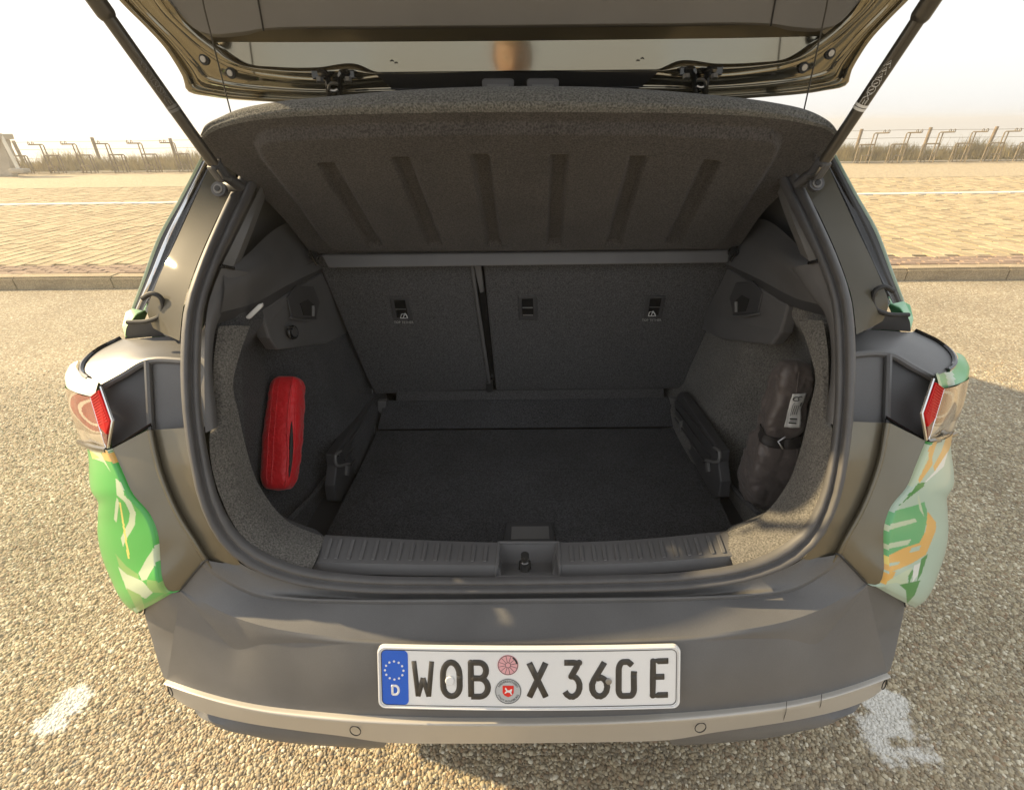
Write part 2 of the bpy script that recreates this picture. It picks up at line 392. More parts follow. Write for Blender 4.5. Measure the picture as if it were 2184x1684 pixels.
def merged(name, lst, parent, m, sx, sy):
    V, F, T = [], [], []
    for k, x, y in lst:
        b = len(V); hx, hy = sx/2-.0095, sy/2-.002; z = SW+random.gauss(0, .0022); tx, ty = random.gauss(0, .004)*hx, random.gauss(0, .005)*hy; e = .005
        for (dx, dy) in ((-1, -1), (1, -1), (1, 1), (-1, 1)):
            V.append((x+dx*(hx-e), y+dy*(hy-e), z+dx*tx+dy*ty))
        for (dx, dy) in ((-1, -1), (1, -1), (1, 1), (-1, 1)):
            V.append((x+dx*hx, y+dy*hy, z-.02))
        F += [(b, b+1, b+2, b+3)] + [(b+4+i, b+4+(i+1) % 4, b+(i+1) % 4, b+i) for i in range(4)]
        T += [random.random()]*8
    me = bpy.data.meshes.new(name); me.from_pydata(V, [], F)
    at = me.attributes.new('tone', 'FLOAT', 'POINT'); at.data.foreach_set('value', T)
    o = link(name, me, m, parent); o['kind'] = 'stuff'; return o
merged('distant_pavers', [c for c in rest if c[0] == 'p'], pave, paver_m, PX, PY)
if any(c[0] == 'c' for c in rest): merged('distant_brown_pavers', [c for c in rest if c[0] == 'c'], pave, cobble_m, .2, .066)
edge = empty('edging_strip', (0, WY+.11, 0)); tag(edge, kind='structure')
eme = block_mesh('edging_stone', .985, .2, .12, whitek)
for i in range(-16, 16):
    o = bpy.data.objects.new('edging_stone', eme); C.objects.link(o); o.parent = edge; o.location = (i+.3, 0, SW-.052+random.gauss(0, .002))
far_m = mat('far_paving', (.39, .315, .195), .9, bump=.6, bscale=14, vary=.14, vscale=7, speck=.12, sscale=30)
sheet('far_pavement', -60, 60, WY+3.25, 18.4, SW+.004, far_m)
dune = empty('dune', (0, 18.3, 0)); tag(dune, kind='structure')
rows = []
for j, (y, z) in enumerate(((18.2, .02), (18.28, .17), (18.9, .2), (20, .25), (22, .1), (26, -1.2), (34, -3.2))):
    rows.append([Vector((x, y, z+(.05*mnoise.noise(Vector((x*.5, y, 0))) if j > 1 else .012*mnoise.noise(Vector((x*1.5, y, 0)))))) for x in np.linspace(-60, 60, 120)])
grid('bank', rows, sand, dune)
sheet('sea', -900, 900, 30, 900, -3.0, sea_m)

# loose pebbles set in the bay surface near the camera (too many to count)
pts = []
sp_ = .0076
nx, ny = int(7.4/sp_), int(3.3/sp_)
gx, gy = np.meshgrid(np.arange(nx)*sp_-3.7, np.arange(ny)*sp_-.62)
gx = gx + (np.arange(ny) % 2)[:, None]*sp_*.5 + rng.uniform(-.42, .42, gx.shape)*sp_; gy = gy + rng.uniform(-.42, .42, gy.shape)*sp_
P = np.stack([gx.ravel(), gy.ravel(), np.zeros(gx.size)], 1)
d = P-np.array(CAM); dep = d@np.array(FW); u_ = FPX*(d@np.array(RT))/dep; v_ = FPX*(d@np.array(DN))/dep
lim = np.where(P[:, 1] < .1, .35, .72)
keep = (dep > .3) & (np.abs(u_) < 1092*1.2) & (np.abs(v_) < 842*1.2) & ((np.abs(P[:, 0]) > .62) | (P[:, 1] < .25)) & (dep < 1.7+1.6*rng.random(len(P)))
P = P[keep]
me = bpy.data.meshes.new('gravel'); me.vertices.add(len(P)); 
P[:, 2] = rng.normal(-.0008, .0008, len(P)); me.vertices.foreach_set('co', P.ravel().astype(np.float32))
def fa(nm, typ, arr, key):
    a = me.attributes.new(nm, typ, 'POINT'); a.data.foreach_set(key, arr.ravel().astype(np.float32))
rot = np.stack([rng.normal(0, .25, len(P)), rng.normal(0, .25, len(P)), rng.uniform(0, 6.28, len(P))], 1)
fa('rot', 'FLOAT_VECTOR', rot, 'vector')
base = rng.lognormal(0, .22, len(P))*.0046; base = np.clip(base, .0026, .0078)
scl = np.stack([base*rng.uniform(.85, 1.25, len(P)), base*rng.uniform(.75, 1.05, len(P)), base*rng.uniform(.55, .8, len(P))], 1)
fa('scl', 'FLOAT_VECTOR', scl, 'vector')
gravel = link('gravel', me, None); tag(gravel, kind='stuff')
pc = bpy.data.collections.new('pebble_shapes')
for k in range(6):
    bm = bmesh.new(); bmesh.ops.create_icosphere(bm, subdivisions=2, radius=1)
    for v in bm.verts:
        q = v.co*1.1+Vector((k*7.1, 3, 1)); v.co = v.co*(1+.28*mnoise.noise(q)) ; v.co += Vector((mnoise.noise(q*1.9), mnoise.noise(q*2.1+Vector((5, 0, 0))), 0))*.1
    pme = bpy.data.meshes.new('pebble'); bm.to_mesh(pme); bm.free(); pme.materials.append(stone_m)
    for p in pme.polygons: p.use_smooth = True
    pc.objects.link(bpy.data.objects.new('pebble', pme))
ng = bpy.data.node_groups.new('scatter', 'GeometryNodeTree'); ng.interface.new_socket('Geometry', in_out='INPUT', socket_type='NodeSocketGeometry'); ng.interface.new_socket('Geometry', in_out='OUTPUT', socket_type='NodeSocketGeometry')
N = ng.nodes; gi = N.new('NodeGroupInput'); go = N.new('NodeGroupOutput'); ip = N.new('GeometryNodeInstanceOnPoints'); ci = N.new('GeometryNodeCollectionInfo')
ci.inputs['Collection'].default_value = pc; ci.inputs['Separate Children'].default_value = True; ip.inputs['Pick Instance'].default_value = True
def na(nm):
    a = N.new('GeometryNodeInputNamedAttribute'); a.data_type = 'FLOAT_VECTOR'; a.inputs[0].default_value = nm; return a.outputs[0]
e2r = N.new('FunctionNodeEulerToRotation'); ng.links.new(na('rot'), e2r.inputs[0])
ng.links.new(gi.outputs[0], ip.inputs['Points']); ng.links.new(ci.outputs[0], ip.inputs['Instance']); ng.links.new(e2r.outputs[0], ip.inputs['Rotation']); ng.links.new(na('scl'), ip.inputs['Scale'])
ng.links.new(ip.outputs[0], go.inputs[0])
gm = gravel.modifiers.new('scatter', 'NODES'); gm.node_group = ng

# ------------------------------------------------------------------ things along the far edge
def stand_meshes(m):
    hi = bmesh.new()
    for dx in (-.055, .055):
        tubebm([(dx, 0, 0), (dx, -.0, .55), (dx, 0, .93), (dx+.0, -.02, .965), (dx+.32 if False else dx, -.35, .97)], .013, n=6, bm=hi)
    tubebm([(-.055, -.35, .97), (-.03, -.37, 1.03), (.03, -.37, 1.03), (.055, -.35, .97)], .01, n=6, bm=hi)
    return hi
def rack_unit(x, y, flip, m, label):
    t = empty('bicycle_stand', (x, y, SW+.02)); tag(t, label, 'bicycle stand', 'high and low bicycle stands along the dune edge')
    b = t.location
    def P(a, bb, c): return Vector((b.x+a, b.y+bb, b.z+c))
    q = flip
    # high holder: two uprights bent into a horizontal wheel arm
    bm = bmesh.new()
    for k in (0, .12):
        tubebm([P(q*k, 0, 0), P(q*k, 0, .88), P(q*(k-.03), 0, .91), P(q*(k-.3), -.1-k, .915)], .021, n=6, bm=bm)
    for k in (-.12, -.26): tubebm([P(q*k, -.08, .91), P(q*k, -.08, .97), P(q*(k-.03), -.08, 1.0), P(q*(k-.06), -.08, .97), P(q*(k-.06), -.08, .91)], .013, n=5, bm=bm)
    fin('high_holder', bm, m, t)
    bm = bmesh.new()
    for k in (.42, .52):
        tubebm([P(q*k, 0, 0), P(q*k, 0, .54), P(q*(k-.03), 0, .57), P(q*(k-.36), -.1, .575)], .021, n=6, bm=bm)
    tubebm([P(q*.06, -.1, .575), P(q*.06, -.1, 0)], .017, n=6, bm=bm)
    fin('low_holder', bm, m, t)
    bm = bmesh.new(); tubebm([P(q*.12, -.18, 0), P(q*.12, -.18, .24), P(q*.42, -.18, .24), P(q*.42, -.18, 0)], .016, n=6, bm=bm)
    fin('wheel_hoop', bm, m, t)
    tube('ground_rail', [P(-.47, -.02, .012), P(.47, -.02, .012)], .014, m, t, n=6)
ORD = ['first', 'second', 'third', 'fourth', 'fifth', 'sixth', 'seventh', 'eighth', 'ninth', 'tenth']
for i in range(8):
    x = W(75+i*65 if i else 75, 345, y=18.0).x if False else -18.6+i*1.12
    rack_unit(-18.55+i*1.13, 18.0, 1, rack_m, f'dark bicycle stand left of the car, {ORD[i]} one from the grey concrete pillar')
for i in range(8):
    rack_unit(12.1+i*1.08, 18.0, -1, rackl_m, f'pale bicycle stand right of the car, {ORD[i]} one from the open boot')
fence = empty('post_and_wire_fence', (0, 19.6, .2)); tag(fence, 'weathered wooden post and wire fence behind the bicycle stands', 'fence')
for px in (50, 213, 378, 640, 900, 1160, 1420, 1640, 1822, 1965, 2100, 2240):
    q = W(px, 335 - (px-1092)*.008, y=19.6); x = q.x
    tube('post', [(x, 19.6, .0), (x+random.gauss(0, .02), 19.6, 1.2+random.uniform(-.05, .06))], .055, wood, fence, n=8)
for z in (.55, .85, 1.1): tube('wire', [(x, 19.52, z+.01*math.sin(x)) for x in np.linspace(-24, 24, 30)], .006, rack_m, fence, n=4)
# dune grass: blades in tufts, one mass
V, F = [], []
for k in range(42000):
    x = random.uniform(-24, 24); y = 18.4+abs(random.gauss(0, .8))
    h = random.uniform(.2, .72)*(.85+.6*mnoise.noise(Vector((x*.7, 0, 0)))+.3*mnoise.noise(Vector((x*2.7, y, 0)))) ; a = random.uniform(0, 6.28); lx = random.gauss(0, .25)*h; ly = random.gauss(0, .2)*h; wd_ = random.uniform(.008, .022)
    b = len(V); dx, dy = math.cos(a)*wd_, math.sin(a)*wd_*.5
    z0 = .12
    V += [(x-dx, y-dy, z0), (x+dx, y+dy, z0), (x+lx*.4+dx*.7, y+ly*.4, z0+h*.6), (x+lx*.4-dx*.7, y+ly*.4, z0+h*.6), (x+lx, y+ly, z0+h)]
    F += [(b, b+1, b+2, b+3), (b+3, b+2, b+4)]
me = bpy.data.meshes.new('beach_grass'); me.from_pydata(V, [], F); gr = link('beach_grass', me, grass_m); tag(gr, kind='stuff')
pl = empty('concrete_pillar', (-19.9, 17.2, SW)); tag(pl, 'grey concrete pillar with a flat cap at the far left edge', 'pillar')
q0, q1 = W(-8, 368, y=17.2), W(22, 367, y=17.2); t0, t1 = W(-12, 300, y=17.2), W(2, 298, y=17.2)
xa, xb = q0.x-.6, q1.x; zt = t1.z
prism('shaft', [(xa, 17.2, SW), (xb, 17.2, SW), (t1.x, 17.3, zt), (xa, 17.3, zt)], (0, .25, 0), conc, pl, bevel=.03)
prism('cap', [(xa, 17.05, zt+.003), (t1.x+.14, 17.05, zt+.003), (t1.x+.16, 17.05, zt+.16), (xa, 17.05, zt+.16)], (0, .5, 0), conc, pl, bevel=.02)
lp = empty('leaning_pole', W(45, 367, y=17.0)); tag(lp, 'pale pole leaning against the grey concrete pillar', 'pole')
tube('shaft', [W(42, 366, y=17.0), W(0, 285, y=17.16)], .05, whitek, lp)
box('foot', W(44, 368, y=17.0)+Vector((0, 0, .05)), .5, .3, .14, conc, lp, bevel=.04)

# ================================================================== THE CAR
car = empty('parked_car', (0, 2.0, 0))
tag(car, 'dark olive hatchback with green leaf wrap, tailgate open, seen from behind', 'car')
SIDES = (-1, 1)

# ---- boot opening: seal ring
S_OUT = [(0, 1263, .09), (180, 1262, .09), (360, 1257, .092), (490, 1238, .095), (577, 1205, .10), (637, 1156, .11), (680, 1080, .125),
         (703, 980, .155), (716, 880, .19), (720, 750, .24), (711, 645, .285), (690, 577, .325), (643, 467, .43), (600, 382, .55),
         (560, 300, .62), (515, 245, .63), (440, 215, .635), (220, 200, .64), (0, 197, .64)]
S_IN = [(0, 1231, .10), (180, 1229, .10), (360, 1222, .102), (478, 1203, .105), (550, 1173, .11), (603, 1130, .122), (640, 1062, .14),
        (662, 970, .17), (674, 875, .205), (676, 752, .255), (668, 650, .30), (648, 585, .34), (600, 482, .44), (560, 400, .55),
        (525, 320, .63), (480, 270, .64), (420, 245, .645), (220, 232, .65), (0, 229, .65)]
def ring(pts, n=60):
    l_ = curve([S(-1, *p[:2], y=p[2]) for p in pts], n); r_ = curve([S(1, *p[:2], y=p[2]) for p in pts], n)
    a, b = (l_[0]+r_[0])/2, (l_[-1]+r_[-1])/2; l_[0] = r_[0] = a; l_[-1] = r_[-1] = b
    return l_ + r_[-2:0:-1]
ro, ri = ring(S_OUT), ring(S_IN)
cen = sum(ro, Vector())/len(ro)
rows = []
K = 22
for k in range(K+1):
    t = k/K
    h = .013*abs(math.sin(2*math.pi*min(t*1.0, 1)))**.55 if t < .999 else 0
    h = .014*(abs(math.sin(math.pi*t/.52))**.5 if t < .52 else .8*abs(math.sin(math.pi*(t-.52)/.48))**.5)
    row = []
    N_ = len(ro)
    for i in range(N_):
        tn = (ro[(i+1) % N_]-ro[(i-1) % N_]).normalized(); ac = (ri[i]-ro[i]).normalized()
        nn = tn.cross(ac).normalized()
        if nn.dot(CAM-ro[i]) < 0: nn = -nn
        row.append(ro[i].lerp(ri[i], t)+nn*(h-.002))
    rows.append(row)
sealo = grid('door_seal', rows, rubber, car, closed=True, ang=0); sealo['label'] = 'black double-lipped rubber seal round the boot opening'
# dark gap line just inside the outer lip
# ---- flange of the body round the opening (painted)
for s in SIDES:
    Sv = [S(s, *p[:2], y=p[2]) for p in ((705, 905, .196), (692, 980, .165), (668, 1080, .135), (645, 1130, .12), (612, 1180, .114), (590, 1215, .112))]
    Cv = [(788, 909, .20), (770, 995, .17), (732, 1090, .135), (697, 1150, .115), (675.5, 1188, .107), (664, 1205, .105)]
    C_a = [S(s, u-10, v, y=y+.005) for u, v, y in Cv]; C_b = [S(s, u-6, v, y=y-.001) for u, v, y in Cv]
    C_c = [S(s, u, v, y=y-.004) for u, v, y in Cv]; C_d = [S(s, u+5, v+1, y=y+.003) for u, v, y in Cv]
    Wv = [(867, 948, .20), (845, 1000, .175), (825, 1045, .155), (790, 1088, .14), (775, 1127, .125), (771, 1190, .105), (769, 1226, .09), (755, 1253, .085), (732, 1251, .09)]
    Wd = [S(s, u, v, y=y) for u, v, y in Wv]
    if s < 0: WL = Wd
    else: WR = Wd
    grid('inner_flange', loft([Sv, C_a], 30, 8), olive, car)
    grid('flange_bead', loft([C_a, C_b, C_c, C_d], 30), olive, car, ang=0)
    grid('outer_flange', loft([C_d, Wd], 30, 6), olive, car)

# ---- wrapped rear quarter: from the flange edge outwards and then forward along the side
OP = [(928, 928, .87), (910, 980, .868), (888, 1012, .86), (869, 1036, .842), (874, 1070, .85), (879, 1114, .86), (872, 1169, .855), (843, 1251, .815), (818, 1297, .775)]
def inpoly(p, poly):
    x, y = p; c = False; n = len(poly)
    for i in range(n):
        (x1, y1), (x2, y2) = poly[i], poly[(i+1) % n]
        if (y1 > y) != (y2 > y) and x < (x2-x1)*(y-y1)/(y2-y1)+x1: c = not c
    return c
# printed leaf wrap: shapes given in the two directions of the panel (measured on a flat development of it)
def zl(X, Y): return ((200+X/3.239)/1.2006, (1100+Y/3.239)/1.2006)
def zr(X, Y): return ((2200+X/3.507)/1.2006, (1100+Y/3.507)/1.2006)
WMATS = [wg, wm, wd, wo, wy, wl, ww, wt, wgr]
PL = [(1, [(20, 60), (300, 150), (300, 190), (180, 175), (270, 350), (215, 270), (120, 235), (60, 80)]), (3, [(185, 160), (265, 180), (330, 245), (330, 280), (215, 250)]), (4, [(95, 165), (180, 235), (120, 240)]),
      (2, [(265, 175), (310, 170), (330, 245)]),
      (1, [(310, 400), (380, 460), (380, 540), (440, 600), (478, 690), (470, 790), (385, 935), (372, 970), (352, 900), (420, 760), (430, 690), (390, 600), (320, 540)]),
      (4, [(340, 600), (352, 600), (430, 1070), (412, 1065)]), (1, [(320, 560), (340, 600), (318, 770), (298, 740), (310, 610)]),
      (1, [(500, 1190), (560, 1080), (640, 960), (680, 930), (680, 1060), (600, 1180), (570, 1240), (530, 1250)]),
      (5, [(310, 1030), (400, 1130), (500, 1200), (500, 1250), (400, 1195), (340, 1130)]), (1, [(330, 1130), (400, 1195), (530, 1250), (620, 1350), (560, 1400), (400, 1320)]),
      (5, [(570, 1240), (690, 1260), (760, 1350), (620, 1350), (570, 1300)]), (5, [(400, 1310), (520, 1370), (560, 1500), (500, 1520)])]
PR = [(1, [(600, 90), (620, 170), (625, 250), (545, 470), (430, 520)]), (2, [(605, 95), (715, 55), (620, 165)]), (3, [(715, 60), (760, 40), (670, 210), (660, 310), (545, 475), (530, 450), (625, 260), (620, 170)]),
      (7, [(750, 30), (800, 20), (740, 150), (665, 330), (655, 250), (690, 140)]), (3, [(800, 10), (880, 0), (800, 200), (760, 290), (680, 380), (665, 330), (740, 190)]), (6, [(800, 190), (760, 330), (600, 470), (560, 500), (680, 370)]),
      (2, [(530, 480), (620, 465), (590, 500), (340, 700), (420, 610)]), (7, [(340, 695), (590, 500), (530, 590), (510, 670), (270, 740)]),
      (8, [(230, 860), (270, 740), (510, 675), (600, 640), (615, 800), (580, 950), (540, 1015), (250, 1130), (215, 1130)]),
      (1, [(215, 860), (500, 795), (520, 825), (250, 905), (215, 905)]), (1, [(210, 1030), (470, 980), (440, 1030), (250, 1070), (210, 1075)]), (1, [(530, 570), (585, 780), (545, 720), (525, 620)]),
      (7, [(585, 480), (650, 430), (700, 820), (640, 750), (600, 700), (575, 600)]),
      (3, [(250, 1135), (400, 1060), (540, 1015), (600, 900), (615, 730), (690, 830), (690, 900), (600, 1120), (470, 1200), (330, 1260), (250, 1290), (240, 1200)]),
      (7, [(470, 1060), (555, 1035), (540, 1080), (450, 1105)]), (7, [(250, 1200), (370, 1180), (350, 1210), (250, 1230)]), (4, [(205, 1130), (250, 1130), (245, 1270), (160, 1390), (140, 1380), (210, 1270)]),
      (3, [(245, 1280), (330, 1270), (300, 1340), (190, 1390)]), (1, [(300, 1330), (480, 1230), (430, 1340), (440, 1400), (330, 1370), (200, 1395)]), (2, [(440, 1310), (485, 1240), (480, 1300), (445, 1390)]), (6, [(490, 1220), (550, 1190), (530, 1300), (480, 1370)]),
      (2, [(555, 1160), (620, 1110), (560, 1290), (520, 1360)]), (2, [(360, 1390), (550, 1350), (500, 1480), (430, 1560), (420, 1440)]), (0, [(205, 740), (262, 735), (232, 870), (228, 1130), (205, 1130)])]
def inside_all(P, poly):
    poly = np.array(poly, float); ins = np.zeros(len(P), bool)
    for a, b in zip(poly, np.roll(poly, -1, 0)):
        if a[1] == b[1]: continue
        ins ^= ((a[1] > P[:, 1]) != (b[1] > P[:, 1])) & (P[:, 0] < (b[0]-a[0])*(P[:, 1]-a[1])/(b[1]-a[1])+a[0])
    return ins
def wrap_all(s, ctr):
    d_ = ctr-np.array(CAM); dep = d_@np.array(FW); P = np.stack([CX0+FPX*(d_@np.array(RT))/dep, CY0+FPX*(d_@np.array(DN))/dep], 1)
    r = np.full(len(P), 0 if s < 0 else 7)
    for i, poly in (PL if s < 0 else PR): r[inside_all(P, [(zl if s < 0 else zr)(*a) for a in poly])] = i
    return r
def side_x(z):      # half width of the car side at height z
    return .86+.03*math.exp(-((z-.66)/.12)**2)-.02*sm(.62, .3, z)-.0*z
for s in SIDES:
    E0 = WL if s < 0 else WR
    O = [S(s, u, v, x=x) for u, v, x in OP]
    n = 400
    e = curve(E0, n); o_s = curve(O, n)
    lip = [p+Vector((s*.010, -.004, 0)) for p in e]
    rows = [[p+Vector((0, .012, 0)) for p in e], e, [p.lerp(q, .5)+Vector((s*.001, -.003, 0)) for p, q in zip(e, lip)], lip]
    KK = 130
    for k in range(1, KK+1):
        t = k/KK
        # round outwards: quarter turn from facing backwards to facing sideways
        a = math.sin(t*math.pi/2); b = 1-math.cos(t*math.pi/2)
        row = []
        for i, (p, q) in enumerate(zip(lip, o_s)):
            kb = .15+.85*sm(0, .28, i/n); a_ = t+(a-t)*kb; b_ = t+(.35*t+.65*b-t)*kb; c_ = t+(.5*t+.5*a-t)*kb
            row.append(Vector((p.x+(q.x-p.x)*a_, p.y+(q.y-p.y)*b_, p.z+(q.z-p.z)*c_)))
        rows.append(row)
    for k, dy in enumerate((.03, .08, .16, .3, .45)):
        rows.append([Vector((q.x-s*(.0+.004*k if k < 2 else .01)+s*.015*sm(.05, .45, dy)*0, q.y+dy*(1.0), q.z)) for q in o_s])
    bm = gridbm(rows); me = bpy.data.meshes.new('rear_quarter'); bmesh.ops.recalc_face_normals(bm, faces=bm.faces)
    bm.faces.ensure_lookup_table()
    ctr = np.array([f.calc_center_median() for f in bm.faces]); wi = wrap_all(s, ctr)
    for f, k_ in zip(bm.faces, wi): f.material_index = int(k_); f.smooth = True
    bm.to_mesh(me); bm.free()
    ob = link('rear_quarter', me, WMATS, car); ob['label'] = 'rear wing in ' + ('bright green wrap with pale ribbons' if s < 0 else 'green, mint and orange leaf wrap')

# ---- tail lights
for s in SIDES:
    c = 1103
    def T(u, v, y=None, x=None): return S(s, u, v, y=y, x=x, c=c)
    tl = grid('tail_light', loftS([[T(902, 838, y=.252), T(893, 880, y=.235), T(876, 925, y=.212), T(869, 945, y=.205)],
                                  [T(925, 835, y=.27), T(915, 880, y=.255), T(900, 920, y=.235), T(885, 942, y=.222)],
                                  [T(947, 826, x=.84), T(938, 875, x=.838), T(922, 912, x=.83), T(906, 936, x=.815)],
                                  [T(963, 812, x=.885), T(951, 870, x=.883), T(938, 903, x=.88), T(927, 929, x=.872)],
                                  [T(960, 800, x=.888)+Vector((0, .12, 0)), T(948, 860, x=.885)+Vector((0, .12, 0)), T(936, 893, x=.882)+Vector((0, .12, 0)), T(927, 922, x=.875)+Vector((0, .12, 0))]], 60, 24), lens, car, ang=0, recalc=False)
    tl['label'] = 'clear and red tail light on the ' + ('sunlit left' if s < 0 else 'shaded right') + ' corner'
    # reflector bowls and bands showing through the lens
    me_ = tl.data; nc, nr = 60, 97
    for m_ in ((lensr, white, clearl) if s < 0 else (lensd, lensb, clearl)): me_.materials.append(m_)
    for p_ in me_.polygons:
        rI, cI = divmod(p_.index, nc-1); a_ = rI/(nr-1)*4/3.0; b_ = cI/(nc-2)
        r_ = math.hypot((a_+.05)/.85, (b_-.30)/.55)
        k_ = 1 if r_ < .42 else 3 if r_ < .50 else 1 if r_ < .70 else 3 if r_ < .75 else (0 if b_ < .74 else 3)
        p_.material_index = k_ if a_ < .98 else 0
    # red rear element with ribs, in a chrome frame
    quad = [T(883, 822, y=.236), T(901, 836, y=.249), T(882, 900, y=.219), T(867, 917, y=.203), T(858, 888, y=.208)]
    nrm = (quad[1]-quad[0]).cross(quad[3]-quad[0]).normalized()
    if nrm.dot(CAM-quad[0]) < 0: nrm = -nrm
    rl = prism('red_element', quad, nrm*.007, redl, tl, bevel=.0015)
    for k in range(12):
        f = (k+.5)/12
        a = quad[0].lerp(quad[4], f)+nrm*.0075; b = quad[1].lerp(quad[2], f)+nrm*.0075
        tube('rib', [a.lerp(b, .12), a.lerp(b, .88)], .0011, redl, rl, n=5)
    low = [T(867, 917, y=.203), T(882, 900, y=.219), T(876, 932, y=.212), T(868, 944, y=.203)]
    prism('dark_element', low, nrm*.005, darkred, tl, bevel=.001)
    fr = [T(881, 815, y=.236), T(856, 888, y=.2065), T(866, 945, y=.2025)]
    tube('chrome_frame', [p+nrm*.004 for p in fr], .0026, chrome, tl, n=6)
    tube('chrome_frame', [p+nrm*.004 for p in (T(903, 838, y=.252), T(884, 902, y=.221), T(870, 945, y=.206))], .0016, chrome, tl, n=6)
    tube('lower_rim', curve([p+Vector((s*.002, -.003, 0)) for p in (T(868, 949, y=.203), T(886, 946, y=.222), T(907, 940, x=.815), T(928, 932, x=.873))], 16), .006, blackg, tl, n=8)
    # cap over the light; the left one's white is sunshine put into its colour
    cap = loftS([[T(893, 805, y=.262), T(905, 800, x=.78), T(928, 790, x=.825), T(941, 773, x=.85), T(936, 760, x=.862)],
                [T(896, 815, y=.255), T(913, 809, x=.79), T(940, 799, x=.845), T(953, 781, x=.868), T(946, 764, x=.875)],
                [T(900, 830, y=.25), T(920, 824, x=.795), T(950, 812, x=.858), T(965, 792, x=.888), T(956, 772, x=.888)],
                [T(902.5, 838, y=.2515), T(923, 833, x=.80), T(947, 825, x=.845), T(963, 811, x=.885), T(960, 795, x=.888)]], 24, 5)
    bm = gridbm(cap); bmesh.ops.recalc_face_normals(bm, faces=bm.faces)
    for f in bm.faces:
        cc = f.calc_center_median(); tt = (abs(cc.x)-.72)/.17
        f.material_index = (6 if s < 0 else (1 if tt < .12 else (8 if tt < .42 else (7 if tt < .62 else 8)))); f.smooth = True
    me = bpy.data.meshes.new('light_cap'); bm.to_mesh(me); bm.free(); ob = link('light_cap', me, WMATS, car)
    ob['label'] = 'sunlit pale cap over the left tail light' if s < 0 else 'green and white striped cap over the right tail light'
    # ---- black plastic shoulder: top shelf, step, and the two upright faces
    zt = 1.005
    shelf_front = [S(s, 695, 760, z=1.04), S(s, 795, 760, z=1.036), S(s, 842, 786, z=1.018), S(s, 886, 810, z=1.0)]
    shelf_back = [S(s, 695, 706, z=1.048), S(s, 780, 712, z=1.044), S(s, 838, 716, z=1.03), S(s, 846, 714, z=1.027)]
    out_c = [S(s, 886, 810, z=1.0), S(s, 915, 800, z=1.0), S(s, 930, 785, z=1.002), S(s, 925, 765, z=1.008), S(s, 896, 739, z=1.016), S(s, 846, 714, z=1.027)]
    inn_c = [S(s, 695, 760, z=1.04), S(s, 692, 740, z=1.043), S(s, 695, 706, z=1.048)]
    fr_ = curve(shelf_front, 24); bk = curve(shelf_back, 24); oc = curve(out_c, 12); ic = curve(inn_c, 12)
    rows = []
    for j in range(12):
        t = j/11; row = []
        for i in range(24):
            q = i/23
            row.append(fr_[i].lerp(bk[i], t)*1 + (ic[j].lerp(oc[j], q)) - (fr_[0].lerp(bk[0], t).lerp(fr_[-1].lerp(bk[-1], t), q)))
        rows.append(row)
    sh = grid('shoulder_shelf', rows, greytrim if False else bump_m, car)
    tube('shelf_gap', [p+Vector((0, 0, .002)) for p in curve(out_c[1:], 20)], .0045, blackg, sh, n=6)
    tube('shelf_lip', [p+Vector((0, 0, -.004)) for p in curve(shelf_front, 24)], .0065, bump_m, sh, n=8)
    # upright faces below the shelf
    low1 = [S(s, 695, 917, y=.238), S(s, 786, 916, y=.234)]
    grid('shoulder_face', loft([[p+Vector((0, .004, -.004)) for p in (S(s, 690, 760, z=1.04), S(s, 792, 762, z=1.035))], low1], 8, 8), bump_m, car)
    faceA = loft([[S(s, 795, 763, z=1.03), S(s, 842, 789, z=1.012), S(s, 884, 813, z=.994)], [S(s, 783, 896, y=.24), S(s, 826, 922, y=.224), S(s, 868, 949, y=.206)]], 14, 6)
    grid('shoulder_face', faceA, black, car)
    tube('shoulder_edge', [S(s, 790, 763, z=1.034).lerp(S(s, 784, 908, y=.234), k/9) for k in range(10)], .006, bump_m, car, n=8)
    tube('panel_gap', [S(s, 867, 949, y=.203), S(s, 783, 897, y=.235), S(s, 781, 915, y=.229), S(s, 700, 917, y=.234)], .003, blackg, car, n=6)
    # step behind the shelf, and the corner of the side body above it
    st = loftS([[S(s, 715, 708, z=1.046), S(s, 770, 710, z=1.043), S(s, 838, 715, z=1.029)], [S(s, 722, 696, z=1.058), S(s, 775, 690, z=1.066), S(s, 836, 694, z=1.058)],
                [S(s, 730, 684, z=1.07), S(s, 776, 676, z=1.08), S(s, 832, 684, z=1.072)]], 14, 5)
    grid('shoulder_step', st, black, car)
    wc = [S(s, 838, 716, x=.80), S(s, 846, 690, x=.835), S(s, 840, 660, x=.845), S(s, 822, 650, x=.83), S(s, 815, 664, x=.80), S(s, 832, 684, x=.80)]
    prism('waist_corner', wc, Vector((0, .05, 0)), wgr if s > 0 else wl, car, bevel=.004)
    bp_ = S(s, 733, 697, z=1.062)
    fin('rubber_stop', discbm(bp_, (0, -.8, .6), .016, .012, bm=None), rubber, car)
    fin('stop_bolt', discbm(bp_+Vector((0, -.011, .008)), (0, -.8, .6), .007, .004), steel, car)

